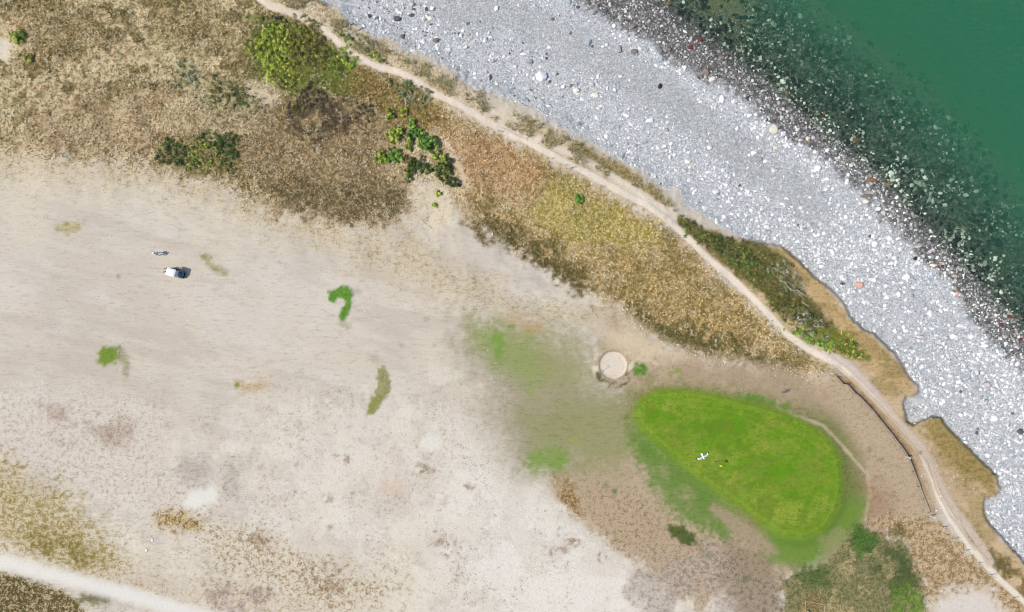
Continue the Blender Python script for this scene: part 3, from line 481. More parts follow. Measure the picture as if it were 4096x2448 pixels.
def vmat(name, rough=0.8, spec=0.2, ns=8.0, amp=0.3, trans=0.0):
    m, nt, b = nodes(name); a = N(nt, 'ShaderNodeAttribute', attribute_name='col'); pos = N(nt, 'ShaderNodeNewGeometry').outputs['Position']
    j = noise(nt, pos, ns, 3, 0.65); jj = mth(nt, 'ADD', 1 - amp / 2, mth(nt, 'MULTIPLY', j, amp)); cc = N(nt, 'ShaderNodeCombineColor')
    for i in range(3): nt.links.new(jj, cc.inputs[i])
    col = mixc(nt, 1.0, a.outputs['Color'], cc.outputs[0], 'MULTIPLY'); nt.links.new(col, b.inputs['Base Color'])
    b.inputs['Roughness'].default_value = rough; b.inputs['Specular IOR Level'].default_value = spec
    if trans:
        tr = N(nt, 'ShaderNodeBsdfTranslucent'); nt.links.new(col, tr.inputs[0]); mx = N(nt, 'ShaderNodeMixShader'); mx.inputs[0].default_value = trans
        nt.links.new(b.outputs[0], mx.inputs[1]); nt.links.new(tr.outputs[0], mx.inputs[2]); nt.links.new(mx.outputs[0], nt.nodes['Material Output'].inputs['Surface'])
    return m
M_STONE = vmat('stone', 0.75, 0.3, 5, 0.45); M_LEAF = vmat('leaf', 0.6, 0.25, 6, 0.3, 0.22); M_GRASS = vmat('dry_grass', 0.8, 0.15, 6, 0.3, 0.2); M_TWIG = vmat('twig', 0.85, 0.1, 12, 0.4)
def pmat(name, c, rough=0.6, spec=0.4, metal=0.0, ns=6.0, amp=0.2, coat=0.0, raw=False):
    m, nt, b = nodes(name); pos = N(nt, 'ShaderNodeTexCoord').outputs['Object']
    col = tuple(c) if raw else tuple(alb(c)); j = noise(nt, pos, ns, 3, 0.6)
    nt.links.new(mixc(nt, mth(nt, 'MULTIPLY', j, amp * 2), col, tuple(x * 0.6 for x in col)), b.inputs['Base Color'])
    b.inputs['Roughness'].default_value = rough; b.inputs['Specular IOR Level'].default_value = spec; b.inputs['Metallic'].default_value = metal; b.inputs['Coat Weight'].default_value = coat
    return m

# ------------------------------------------------------------------ the ground sheets (one continuous grid, split by what it is)
f = (H - Z) / H
VV = np.stack([(X - 2048) * S * f, (1224 - Y) * S * f, Z], -1).reshape(-1, 3)
C = np.clip(C, 0.005, 0.8); prm = np.stack([np.clip(D, 0, 1), ST, np.clip(PB, 0, 1), np.ones_like(D)], -1).reshape(-1, 4)
ii = np.arange(NX - 1)[None, :] + np.arange(NY - 1)[:, None] * NX
Q = np.stack([ii + NX, ii + NX + 1, ii + 1, ii], -1).reshape(-1, 4)
def fc(a): return (0.25 * (a[:-1, :-1] + a[1:, :-1] + a[:-1, 1:] + a[1:, 1:])).ravel()
dP, _ = dline(X, Y, PATH); dT, _ = dline(X, Y, TRACK)
cls = np.zeros((NX - 1) * (NY - 1), int)
cls[fc(dP) < 13] = 1; cls[fc(dT) < 32] = 6; cls[fc(gsd) > 0] = 2; cls[fc(rb) < BR + 2] = 3; cls[fc(dC) > 0] = 4; cls[fc(dW) > 30] = 5
for k, nm, lab in ((0, 'ground', 'parched fairway, heath and rough above the shore'), (1, 'path', 'narrow trodden sandy path along the top of the shore'), (2, 'putting_green', 'bright green oval putting green'),
                   (3, 'sand', 'round pale sand floor of the bunker'), (4, 'beach', 'grey and white shingle beach'), (5, 'seabed', 'stony sea bed under green water'), (6, 'track', 'broad pale track in the lower left corner')):
    q = Q[cls == k]; u, inv = np.unique(q, return_inverse=True)
    o = npmesh(nm, VV[u], inv.reshape(-1, 4), M_GROUND, smooth=True, attrs={'col': C.reshape(-1, 3)[u], 'spk': K.reshape(-1, 3)[u], 'prm': prm[u]})
    tag(o, lab, kind='structure')

# ------------------------------------------------------------------ the sea
WL = -2.62
bm = bmesh.new(); add_box(bm, (0, 0, WL - 20), (9000, 9000, 40))
mw, nt, b = nodes('sea_water'); nt.nodes.remove(b); lk = nt.links.new; out = nt.nodes['Material Output']
tr = N(nt, 'ShaderNodeBsdfTransparent'); tr.inputs[0].default_value = (0.97, 0.99, 0.98, 1); gl = N(nt, 'ShaderNodeBsdfGlossy'); gl.inputs['Roughness'].default_value = 0.12
fr = N(nt, 'ShaderNodeFresnel'); fr.inputs[0].default_value = 1.33; mx = N(nt, 'ShaderNodeMixShader'); lk(fr.outputs[0], mx.inputs[0]); lk(tr.outputs[0], mx.inputs[1]); lk(gl.outputs[0], mx.inputs[2]); lk(mx.outputs[0], out.inputs['Surface'])
pos = N(nt, 'ShaderNodeNewGeometry').outputs['Position']; mp = N(nt, 'ShaderNodeMapping'); mp.inputs['Rotation'].default_value = (0, 0, R(5)); mp.inputs['Scale'].default_value = (0.5, 1.6, 1); lk(pos, mp.inputs[0])
bp = N(nt, 'ShaderNodeBump'); bp.inputs['Strength'].default_value = 1.0; bp.inputs['Distance'].default_value = 0.35; lk(noise(nt, mp.outputs[0], 1.2, 4, 0.6), bp.inputs['Height']); lk(bp.outputs[0], gl.inputs['Normal']); lk(bp.outputs[0], fr.inputs['Normal'])
pv = N(nt, 'ShaderNodeVolumePrincipled'); pv.inputs['Color'].default_value = (0.11, 0.47, 0.29, 1); pv.inputs['Density'].default_value = 0.26; lk(pv.outputs[0], out.inputs['Volume'])
tag(bobj('sea', bm, mw), 'calm green sea, clear over the stones near the shore', kind='structure')

# ------------------------------------------------------------------ stones
def rock_proto(seed, flat=0.55, n=15):
    r = random.Random(seed); bm = bmesh.new()
    for _ in range(n):
        v = Vector((r.gauss(0, 1), r.gauss(0, 1), r.gauss(0, 1))).normalized() * r.uniform(0.82, 1.05); bm.verts.new((v.x, v.y * r.uniform(0.8, 1), v.z * flat))
    bmesh.ops.convex_hull(bm, input=bm.verts)
    for v in list(bm.verts):
        if not v.link_faces: bm.verts.remove(v)
    bmesh.ops.triangulate(bm, faces=bm.faces)
    bm.verts.ensure_lookup_table(); V = np.array([v.co[:] for v in bm.verts]); F = np.array([[v.index for v in f_.verts] for f_ in bm.faces]); bm.free(); return V, F
PROT = [rock_proto(s) for s in range(20)]
def rocks(name, px, py, rad, cols, mat=M_STONE, sink=0.25):
    P = atn(px, py); n = len(px); pk = rng.integers(0, len(PROT), n); rz = rng.uniform(0, 6.28, n); el = rng.uniform(0.62, 1.0, n); Vs, Fs, Cs = [], [], []; off = 0
    for k, (V, F) in enumerate(PROT):
        idx = np.where(pk == k)[0]
        if not len(idx): continue
        c, s = np.cos(rz[idx]), np.sin(rz[idx]); r = rad[idx]
        v = V[None] * np.stack([r, r * el[idx], r * rng.uniform(0.6, 1.0, len(idx))], -1)[:, None, :]
        w = np.stack([v[..., 0] * c[:, None] - v[..., 1] * s[:, None], v[..., 0] * s[:, None] + v[..., 1] * c[:, None], v[..., 2]], -1) + P[idx][:, None, :]; w[..., 2] += (r * (0.55 * 0.8 - sink - 0.1))[:, None]
        Vs.append(w.reshape(-1, 3)); Cs.append(np.repeat(cols[idx], len(V), 0)); Fs.append((F[None] + (np.arange(len(idx)) * len(V))[:, None, None] + off).reshape(-1, 3)); off += len(idx) * len(V)
    return npmesh(name, np.concatenate(Vs), np.concatenate(Fs), mat, np.concatenate(Cs))
def gsamp(a, px, py):
    i = np.clip(np.searchsorted(gx, px) - 1, 0, NX - 2); j = np.clip(np.searchsorted(gy, py) - 1, 0, NY - 2); return a[j, i]
def palette(n, pal, w):
    w = np.array(w, float); k = rng.choice(len(pal), n, p=w / w.sum()); c = np.array([alb(p, 0.62) for p in pal])[k]
    return np.clip(c * rng.uniform(0.8, 1.2, (n, 1)), 0.01, 0.8)
cx = rng.uniform(1100, 4350, 170000); cy = rng.uniform(-200, 2600, 170000)
a_ = gsamp(dC, cx, cy); w_ = gsamp(dW, cx, cy); we = gsamp(wet, cx, cy); sb = gsamp(sandb, cx, cy); nn = fbm(cx, cy, 130, 131, 3)
dry = (a_ > 7) & (we + rng.normal(0, .14, len(cx)) < 0.5) & (rng.uniform(0, 1, len(cx)) < (0.26 + 0.16 * smooth(2700, 3300, cx) + 1.3 * (nn - 0.4)) * (1 - 0.85 * sb))
x, y = cx[dry], cy[dry]; r = np.clip(rng.lognormal(-2.1, 0.3, len(x)), 0.07, 0.2); bgs = rng.uniform(0, 1, len(x)) < 0.10 + 0.15 * smooth(2500, 3300, x); r[bgs] = rng.uniform(0.18, 0.40, bgs.sum())
c = palette(len(x), [(250, 249, 248), (232, 232, 231), (214, 215, 215), (192, 194, 195), (158, 159, 161), (206, 213, 215), (228, 220, 216)], [2.6, 5.5, 7, 4, 1.1, 2, 0.8])
c[bgs] = palette(bgs.sum(), [(246, 245, 244), (230, 230, 230), (204, 206, 208)], [4, 5, 3])
dk = (rng.uniform(0, 1, len(x)) < 0.13 * (x < 2300) + 0.012) ; c[dk] = alb((118, 116, 118)) * rng.uniform(.7, 1.3, (dk.sum(), 1))
tag(rocks('shingle', x, y, r, c), 'pale grey and white cobbles covering the dry beach', 'shingle', kind='stuff')
wt = (we + rng.normal(0, .16, len(cx)) >= 0.5) & (a_ > 14) & (w_ < 60) & (rng.uniform(0, 1, len(cx)) < 0.75); x, y = cx[wt], cy[wt]; r = np.clip(rng.lognormal(-1.75, 0.4, len(x)), 0.09, 0.45)
c = 1.15 * (1 + 0.4 * smooth(2900, 3600, x))[:, None] * palette(len(x), [(134, 132, 130), (104, 103, 103), (166, 164, 160), (206, 206, 203), (142, 122, 114), (70, 69, 70)], [5, 4, 5.5, 3.4, 0.5, 2.0])
tag(rocks('wet_stones', x, y, r, c), 'dark wet stones along the water edge', 'stones', kind='stuff')
sp = gsamp(sandp, cx, cy); tt = np.clip(1 - (w_ - 60) / 400, 0, 1); clump = fbm(cx, cy, 60, 141, 3)
sm = (w_ >= 60) & (rng.uniform(0, 1, len(cx)) < (0.8 * tt ** 0.55 + 0.04 * (w_ < 480)) * (1 - 0.88 * sp) * np.clip((clump - 0.36) * 5, 0.05, 1.2) * (w_ < 520)); x, y = cx[sm], cy[sm]; r = np.clip(rng.lognormal(-1.55, 0.42, len(x)), 0.1, 0.62)
c = palette(len(x), [(62, 66, 58), (34, 40, 36), (128, 138, 126), (172, 182, 168), (204, 210, 196), (128, 96, 70)], [5, 6, 4, 2.4, 0.8, 0.35])
nearsh = smooth(240, 80, w_[sm]); c = c * (1 + 0.5 * nearsh[:, None]); dkz = (fbm(x, y, 75, 143, 3) > 0.53) & (rng.uniform(0, 1, len(x)) > nearsh) ; c = c * 1.2; c[dkz] *= 0.45
tag(rocks('submerged_stones', x, y, r, c), 'dark weedy stones lying under shallow water', 'stones', kind='stuff')

ox = rng.uniform(2600, 4300, 5200); oy = rng.uniform(-150, 1300, 5200); ow = gsamp(dW, ox, oy); kk = (ow > 60) & (ow < 470) & (fbm(ox, oy, 45, 147, 2) > 0.5)
tag(rocks('weedy_stones', ox[kk], oy[kk], np.clip(rng.lognormal(-1.05, 0.35, kk.sum()), 0.2, 0.65), alb((30, 36, 32)) * np.ones((kk.sum(), 1))), 'larger dark weed covered stones on the sea bed', 'stones', kind='stuff')
# individual boulders: pixel, half width, half height, colour key
PAL = {'w': (244, 243, 244), 'c': (236, 228, 210), 'g': (168, 168, 166), 'b': (168, 184, 196), 'd': (96, 94, 98), 'p': (222, 176, 162), 'n': (140, 124, 116), 'o': (150, 108, 68), 'r': (116, 62, 54), 'k': (46, 44, 46), 'm': (206, 196, 198)}
WORD = {'w': 'white', 'c': 'cream', 'g': 'grey', 'b': 'blue grey', 'd': 'dark grey', 'p': 'pink', 'n': 'brownish', 'o': 'orange brown', 'r': 'dark red', 'k': 'black', 'm': 'pale mauve'}
BIG = """2167,307,25,22,w;2305,362,14,13,c;2380,380,16,10,c;2848,320,15,13,c;2887,398,12,17,w;2935,407,12,10,w;2372,50,14,12,g;2532,107,14,12,n;2537,208,14,12,n;2475,198,10,18,g;2355,170,11,13,b;2095,218,17,8,w;2062,267,9,8,w;2120,247,13,10,g;2507,463,11,8,w;2600,483,17,9,w;2647,233,12,8,b;2690,230,14,12,g;2822,290,15,15,n;2752,646,12,9,c;2838,592,12,9,w;3030,636,20,9,g;2909,731,11,9,m;2862,767,14,11,w;3014,613,13,10,w;2998,463,13,8,w;2946,512,11,11,w;3025,492,10,12,w;1645,16,13,12,m;1588,76,16,10,d;1728,36,10,8,w;1601,52,13,7,w;1720,74,11,8,c;1986,33,9,12,w;1612,148,10,10,d;1794,198,10,8,w;1863,190,11,8,c;1942,162,10,12,w;1744,162,15,9,n;1973,245,12,7,g;1645,60,11,9,d;1478,66,8,8,d;1960,310,7,12,d;3094,517,20,18,c;3130,539,12,12,w;3270,674,13,14,w;3308,718,11,9,w;3097,682,14,12,m;3099,591,12,8,c;3143,553,5,12,w;3229,555,9,10,c;3487,720,26,9,o;3468,786,27,10,n;3462,806,13,11,c;3550,740,12,9,o;3297,454,9,8,o;3512,838,12,11,w;3479,871,9,8,w;3383,868,10,10,w;3556,956,12,11,w;3597,995,10,9,w;3495,975,12,13,w;3561,926,13,13,m;3660,1033,10,9,k;3583,1033,14,9,b;3622,1107,16,15,w;3649,1116,13,7,b;3724,1107,12,8,b;3732,1061,13,8,c;3435,1140,14,15,p;3369,1135,10,7,d;3493,1121,12,10,w;3366,1107,10,11,w;3721,1253,13,16,w;3592,1176,12,12,w;3545,1190,10,11,w;3883,1347,13,12,w;3809,1344,14,12,w;3683,1350,13,10,m;3578,1322,10,11,w;3622,1322,13,9,w;3842,1303,19,9,w;3806,1317,12,12,m;3754,1366,11,13,m;3944,1542,18,17,m;3834,1526,12,11,w;3848,1578,10,10,w;3936,1383,17,9,w;4038,1267,11,9,r;4002,1300,10,10,r;4081,1358,11,8,r;4013,1209,12,8,k;3903,888,15,12,k;3768,1066,8,7,r;3820,1099,12,9,o;3828,1174,9,8,p;3974,1673,15,14,w;4079,1725,14,12,d;4057,1902,9,9,w;4082,1745,8,8,w;2960,152,12,10,k;2925,100,11,10,k;2890,110,16,14,k;2980,205,10,9,k;2885,232,13,10,n;2760,190,12,10,r;2800,160,13,9,r;3035,100,10,9,k;2830,30,9,9,k;2672,17,11,7,o;2780,45,9,7,n;2850,160,10,9,n;3260,350,14,14,k;3275,290,10,9,k;3318,240,9,9,k;3364,178,9,8,k;3435,240,8,12,k;3500,285,9,8,k;3560,415,18,16,k;3525,335,10,9,k;3670,490,13,11,k;3800,565,12,12,k;3765,705,13,11,k;3870,700,12,10,k;3985,770,11,10,k;2640,345,9,12,k;2590,80,8,8,d"""
LMK = [(2167, 307, 'the largest white slab'), (1588, 76, 'the broad dark grey boulder'), (2600, 483, 'the long white boulder of the middle beach'), (2357, 570, 'the driftwood pole'), (2848, 320, 'the cream diamond boulder'), (3094, 517, 'the large round cream boulder'), (2862, 767, 'the foot of the path fork'), (3435, 1140, 'the salmon pink boulder'), (3487, 720, 'the long orange brown boulder'), (3944, 1542, 'the pinkish slab by the cove'), (3660, 1590, 'the cove in the bank'), (3721, 1253, 'the white block of the lower beach'), (4010, 1280, 'the dark red boulders'), (3974, 1673, 'the big white boulder off the headland'), (2000, 60, 'the top edge of the shingle'), (3300, 250, 'the black boulders in deeper water'), (3100, 950, 'the corner of the green scrub bank')]
SEEN = set()
def describe(px, py, hx, hy, ck, zone):
    asp = hx / hy; shp = 'long' if asp > 1.45 else ('narrow upright' if asp < 0.75 else ('round' if int(px + py) % 2 else 'blocky')); sz = 'big' if max(hx, hy) > 13.5 else ('small' if max(hx, hy) < 9.2 else 'medium')
    l_ = min((q for q in LMK if math.hypot(q[0] - px, q[1] - py) > 6), key=lambda q: math.hypot(q[0] - px, q[1] - py)); dx, dy = px - l_[0], py - l_[1]
    w_ = ('right of' if dx > 0 else 'left of') if abs(dx) > 2.2 * abs(dy) else (('below' if dy > 0 else 'above') if abs(dy) > 2.2 * abs(dx) else ('lower right of' if dy > 0 else 'upper right of') if dx > 0 else ('lower left of' if dy > 0 else 'upper left of'))
    nr = 'just ' if math.hypot(dx, dy) < 90 else ('' if math.hypot(dx, dy) < 240 else 'far ')
    r = '%s %s %s boulder %s%s %s' % (sz, shp, WORD[ck], nr, w_, l_[2])
    for alt in (None, 'flat', 'knobbly', 'wedge like', 'stubby'):
        q = r if alt is None else r.replace(shp, alt, 1)
        if q not in SEEN: break
    SEEN.add(q); return q
def boulder(px, py, hx, hy, ck, label, grp, seed):
    z = float(zat(np.array(px), np.array(py))); p = at(px, py); V, F = rock_proto(seed, 0.5, 26 if max(hx, hy) > 12 else 18)
    rx, ry = hx * S * 1.05, hy * S * 1.05; rz_ = min(rx, ry) * random.uniform(0.6, 0.9); m_ = np.abs(V).max(0)
    V = V / m_ * np.array([rx, ry, rz_]); cl = np.clip(alb(PAL[ck], 0.62) * random.uniform(0.9, 1.08), 0.01, 0.8)
    o = npmesh('boulder', V, F, M_STONE, np.tile(cl, (len(V), 1))); o.location = (p.x, p.y, p.z + rz_ * 0.35); o.rotation_euler = (0, 0, random.uniform(-0.25, 0.25))
    tag(o, label, 'boulder', grp); return o
blist = [b_.split(',') for b_ in BIG.split(';')]
for i, (a1, a2, a3, a4, ck) in enumerate(blist):
    px, py, hx, hy = map(float, (a1, a2, a3, a4)); w1 = float(gsamp(dW, np.array([px]), np.array([py]))[0]); wv = float(gsamp(wet, np.array([px]), np.array([py]))[0])
    zone = 'lying under the shallow water' if w1 > 50 else ('among dark wet stones at the water edge' if wv > 0.5 else ('on the whiter shingle below the golden bank' if px > 3050 else 'on the grey shingle beach'))
    lab = describe(px, py, hx, hy, ck, zone); g_ = '%s boulders %s' % (WORD[ck], zone)
    if (int(px), int(py)) == (2167, 307): lab, g_ = 'largest white boulder, a broad ragged slab on the upper shingle', None
    if (int(px), int(py)) == (3435, 1140): lab, g_ = 'salmon pink boulder alone among white stones east of the scrub bank', None
    if (int(px), int(py)) == (3094, 517): lab, g_ = 'large round cream boulder where dry shingle meets wet stones', None
    if (int(px), int(py)) == (2848, 320): lab, g_ = 'cream diamond shaped boulder against the dark wet stones', None
    if (int(px), int(py)) == (3487, 720): lab, g_ = 'long flat orange brown boulder just under the water', None
    if (int(px), int(py)) == (1588, 76): lab, g_ = 'broad dark grey boulder on the shingle near the dune grass', None
    boulder(px, py, hx, hy, ck, lab, g_, 500 + i)
cnt = len(blist); k = 0
while cnt < 296 and k < 20000:
    k += 1; px, py = random.uniform(1300, 4090), random.uniform(5, 2200); q = (np.array([px]), np.array([py]))
    if gsamp(dC, *q)[0] < 22 or gsamp(dW, *q)[0] > 30 or gsamp(sandb, *q)[0] > 0.3: continue
    wv = gsamp(wet, *q)[0] > 0.5
    if not wv and px < 2600 and random.random() < 0.6: continue
    ck = random.choice('gndm' if wv else ('wwwwwmmgb' if px > 2600 else 'wwwmgdb')); zone = 'among dark wet stones at the water edge' if wv else ('on the whiter shingle below the golden bank' if px > 3050 else 'on the grey shingle beach')
    hx, hy = random.uniform(7, 11), random.uniform(6, 9); boulder(px, py, hx, hy, ck, describe(px, py, hx, hy, ck, zone), '%s boulders %s' % (WORD[ck], zone), 900 + cnt); cnt += 1

G1 = [(122, 160, 66), (100, 140, 54), (140, 172, 82), (70, 110, 44), (84, 124, 60)]; G2 = [(158, 172, 66), (132, 152, 54), (176, 186, 92), (96, 116, 44)]; G3 = [(96, 112, 50), (76, 92, 42), (122, 128, 62), (60, 70, 34)]; G4 = [(72, 96, 42), (54, 76, 36), (92, 108, 54), (48, 60, 34)]
GB = [(166, 180, 66), (142, 160, 54), (120, 138, 50), (180, 190, 86), (90, 104, 40), (134, 132, 66)]; GO = [(118, 122, 58), (92, 96, 46), (70, 74, 38), (136, 132, 66), (110, 92, 54)]; GD = [(92, 80, 62), (70, 62, 48), (110, 98, 76), (58, 56, 40)]; BRN = [(172, 146, 96), (150, 122, 76), (120, 104, 62)]
GY = [(140, 146, 120), (116, 124, 92), (92, 106, 66), (156, 158, 140)]
BUSHES = [
 (1566, 462, 17, 19, 0, 0.8, G2, 'small dull green bush, leftmost of the pair above the bush cluster'), (1619, 451, 15, 19, 10, 0.8, GB, 'small yellow green bush, right one of the pair above the cluster'),
 (1584, 541, 31, 27, -20, 1.1, G2, 'rounded light green bush at the upper left of the cluster'), (1645, 495, 15, 17, 0, 0.9, G1, 'small green bush forming the northern tip of the cluster'),
 (1652, 534, 24, 30, 15, 1.2, G1, 'bright green bush in the upper middle of the cluster'), (1638, 580, 14, 21, 0, 0.8, GB, 'small bright yellow green bush beside a sandy gap'),
 (1710, 575, 37, 33, 10, 1.5, G1, 'largest and brightest green bush of the cluster'), (1580, 626, 28, 30, 0, 1.2, G1, 'round deep green bush on the left of the cluster'),
 (1530, 632, 22, 22, 0, 0.8, G2, 'yellowing bush at the far left end of the cluster'), (1622, 640, 20, 17, 0, 0.6, BRN, 'brown withering bush in the middle of the cluster'),
 (1660, 655, 33, 20, -35, 0.9, G3, 'olive green bush running diagonally below the brown one'), (1639, 696, 15, 30, 10, 0.8, G3, 'narrow olive bush pointing down beside dark heath'),
 (1704, 677, 25, 17, 10, 0.7, G3, 'low olive bush under the ring shaped sandy gap'), (1757, 627, 33, 19, 15, 1.0, G2, 'yellow green bush on the right side of the cluster'),
 (1782, 662, 27, 24, 20, 1.0, G3, 'dark olive bush on the right side of the cluster'), (1772, 692, 32, 22, 25, 0.9, G3, 'dark spreading bush above the pale sandy hollow'),
 (1811, 729, 24, 19, 20, 1.0, G4, 'dark green bush at the lower right end of the cluster'), (1755, 777, 9, 8, 0, 0.4, GB, 'tiny lime green plant on pale sand below the cluster'),
 (1738, 823, 8, 8, 0, 0.4, GB, 'tiny lime green plant, lower of the two on pale sand'), (2310, 797, 24, 14, 15, 0.5, G1, 'small green bush alone in the straw coloured heath'),
 (75, 152, 27, 24, 0, 0.8, G2, 'pale green bush near the upper left corner'), (120, 238, 20, 18, 0, 0.6, G2 + BRN, 'faded small bush near the bare sand at the left edge'),
 ]
THICKETS = [
 ((1105, 200, 95, 120, 0, 1.0, GB, 'big lime green bramble thicket in the upper left heath'), dict(dens=1.5)),
 ((1215, 185, 95, 110, 15, 0.8, GO, 'olive half of the bramble thicket beside the path'), dict(dens=1.2, twig=0.4)),
 ((1315, 245, 80, 52, 20, 0.7, GO + G3 + GB, 'olive green bramble joining the thicket to the green patch by the path'), dict(dens=1.2)),
 ((1130, 315, 85, 40, 10, 0.6, GO + GB, 'yellowish olive lower fringe of the bramble thicket'), dict(dens=1.1)),
 ((1100, 90, 60, 28, 10, 0.7, G4 + GD, 'dark twiggy scrub at the top edge of the bramble thicket'), dict(dens=1.0, twig=0.6)),
 ((1300, 170, 50, 26, 40, 0.5, GD + GO, 'grey brown bare scrub between thicket and path'), dict(dens=0.6, twig=1.2, twc=(176, 168, 160), dead=True)),
 ((1385, 238, 58, 40, 15, 0.8, GB + G1, 'green bramble patch close to the bend of the path'), dict(dens=1.3)),
 ((1400, 160, 62, 15, 32, 0.6, G1 + G3, 'green scrub strip on the sea side of the path, upper half'), dict(dens=1.5)),
 ((1500, 222, 62, 20, 32, 0.7, G3 + GB, 'green scrub strip on the sea side of the path, lower half'), dict(dens=1.5)),
 ((1470, 160, 90, 12, 32, 0.5, GY, 'grey leafless scrub behind the green strip by the shingle'), dict(dens=0.5, twig=1.6, twc=(178, 172, 168), dead=True)),
 ((1645, 375, 95, 48, 28, 0.8, G3 + GY, 'grey green bush with bare white twigs below the path'), dict(dens=1.0, twig=0.8, twc=(196, 190, 184))),
 ((1265, 395, 90, 52, 20, 0.6, GD, 'dark brown dead scrub in the middle of the heath'), dict(dens=0.9, twig=0.8, twc=(128, 116, 104), dead=True)),
 ((1190, 440, 60, 40, 0, 0.5, GD + GO, 'dull brown scrub patch left of the dark dead scrub'), dict(dens=0.8, twig=0.7, twc=(140, 128, 112))),
 ((1455, 440, 50, 34, 20, 0.6, G4 + GD, 'dark green low scrub left of the small bush pair'), dict(dens=0.8, twig=0.5)),
 ((750, 300, 66, 52, 10, 0.6, G3 + GY, 'sparse grey green bush in the straw coloured heath'), dict(dens=0.8, twig=0.7)),
 ((925, 380, 105, 55, 15, 0.6, G4 + GO, 'low dark green scrub right of the sparse bush'), dict(dens=0.9, twig=0.3)),
 ((700, 618, 78, 54, 15, 0.7, G4, 'dark green scrub at the lower left of the heath edge'), dict(dens=1.2)),
 ((800, 610, 62, 66, 0, 0.5, G3 + GB, 'yellowish olive scrub between two dark green ones'), dict(dens=0.9)),
 ((890, 585, 84, 54, 35, 0.9, G4 + [(60, 96, 50)], 'deep green bush above the fairway edge, right of the olive scrub'), dict(dens=1.5)),
 ((870, 660, 70, 24, 15, 0.5, GO, 'olive scrub fringe where heath meets pale fairway'), dict(dens=0.8)),
 ((2790, 935, 100, 32, 40, 0.6, GO + G3, 'olive scrub just right of where the path narrows'), dict(dens=1.0)),
 ((2900, 985, 100, 36, 28, 0.6, G4 + G3 + GD, 'dark green scrub along the shingle edge'), dict(dens=1.1, twig=0.4)),
 ((3000, 1050, 90, 55, 35, 0.7, [(84, 128, 60)] + G3, 'brighter green scrub in the middle of the cliff top bank'), dict(dens=1.1)),
 ((3150, 1110, 95, 48, 42, 0.6, GY + GO, 'grey scrub full of bleached branches beside the golden bank'), dict(dens=0.6, twig=1.0, twc=(214, 210, 204), dead=True)),
 ((3120, 1210, 100, 55, 42, 0.6, G3 + GO, 'olive green scrub between bleached branches and path'), dict(dens=0.9, twig=0.4)),
 ((3230, 1290, 85, 50, 40, 0.6, G4 + GY, 'dark grey green scrub above the lime green strip'), dict(dens=0.8, twig=0.6, twc=(200, 196, 188))),
 ((3270, 1365, 130, 26, 25, 0.5, GB + G1, 'lime green scrub strip following the path bend'), dict(dens=1.4)),
 ((3400, 1390, 60, 40, 35, 0.5, GB + GO, 'yellow green scrub at the southern end of the bank'), dict(dens=0.9)),
 ]
BUSHM = np.zeros(X.shape)
for a_ in BUSHES + [t_[0] for t_ in THICKETS]:
    c_, s_ = math.cos(R(a_[4])), math.sin(R(a_[4])); u_ = (X - a_[0]) * c_ + (Y - a_[1]) * s_; v_ = -(X - a_[0]) * s_ + (Y - a_[1]) * c_
    BUSHM = np.maximum(BUSHM, (np.hypot(u_ / a_[2], v_ / a_[3]) < 0.95) * 1.0)
# ------------------------------------------------------------------ heath grass tufts (uncountable ground cover)
def blades(P, hgt, lean, wid, nb, cols, seed=1):
    """P (n,3) roots; nb blades per tuft, each a bent strip of two triangles"""
    n = len(P); r_ = np.random.default_rng(seed); a = r_.uniform(0, 6.28, (n, nb)); h = hgt[:, None] * r_.uniform(0.6, 1.1, (n, nb)); l = lean[:, None] * r_.uniform(0.4, 1.3, (n, nb))
    d = np.stack([np.cos(a), np.sin(a), np.zeros_like(a)], -1); s = np.stack([-np.sin(a), np.cos(a), np.zeros_like(a)], -1) * (wid * r_.uniform(0.6, 1.3, (n, nb)))[..., None]
    root = P[:, None, :] + d * (l * 0.12)[..., None]; root[..., 2] -= 0.03
    mid = P[:, None, :] + d * (l * 0.5)[..., None]; mid[..., 2] += h * 0.8; tip = P[:, None, :] + d * l[..., None]; tip[..., 2] += h
    V = np.stack([root - s, root + s, mid - s * 0.8, mid + s * 0.8, tip], 2).reshape(-1, 3); m = n * nb; o = (np.arange(m) * 5)[:, None]
    F = np.concatenate([o + [0, 1, 3], o + [0, 3, 2], o + [2, 3, 4]]); cc = cols[:, None, :] * r_.uniform(0.75, 1.3, (n, nb, 1)); CC = np.repeat(np.clip(cc, 0.01, 0.8).reshape(-1, 3), 5, 0)
    return V, F, CC
HM = np.maximum(smooth(-70, 50, sdpoly(X, Y, HE1) + (n1 - .5) * 60), smooth(-34, 34, sdpoly(X, Y, HE2) + (n1 - .5) * 50))
cx = rng.uniform(-150, 4250, 190000); cy = rng.uniform(-150, 2600, 190000)
hm = gsamp(HM, cx, cy); pd = gsamp(dP, cx, cy); cc_ = gsamp(dC, cx, cy)
ok = (rng.uniform(0, 1, len(cx)) < hm ** 1.5 * 0.75 * (0.35 + 1.3 * smooth(.35, .6, fbm(cx, cy, 50, 171, 3)))) & (pd > 17) & (cc_ < -15) & (gsamp(rb, cx, cy) > 100) & (gsamp(gsd, cx, cy) < -60) & ((cx > 40) | (cy < 140) | (cy > 260)) & (gsamp(BUSHM, cx, cy) < 0.5)
x, y = cx[ok], cy[ok]; dn = gsamp(D, x, y); br = fbm(x, y, 26, 151, 3); pick = (rng.uniform(0, 1, len(x)) < 0.42)[:, None]
col = np.where(pick, gsamp(K, x, y), gsamp(C, x, y)) * np.where(pick, 2.2, 2.2) * rng.uniform(0.75, 1.3, (len(x), 1))
pale = (rng.uniform(0, 1, len(x)) < 0.28) & (br > 0.54); col[pale] = alb((236, 224, 190)) * 1.2
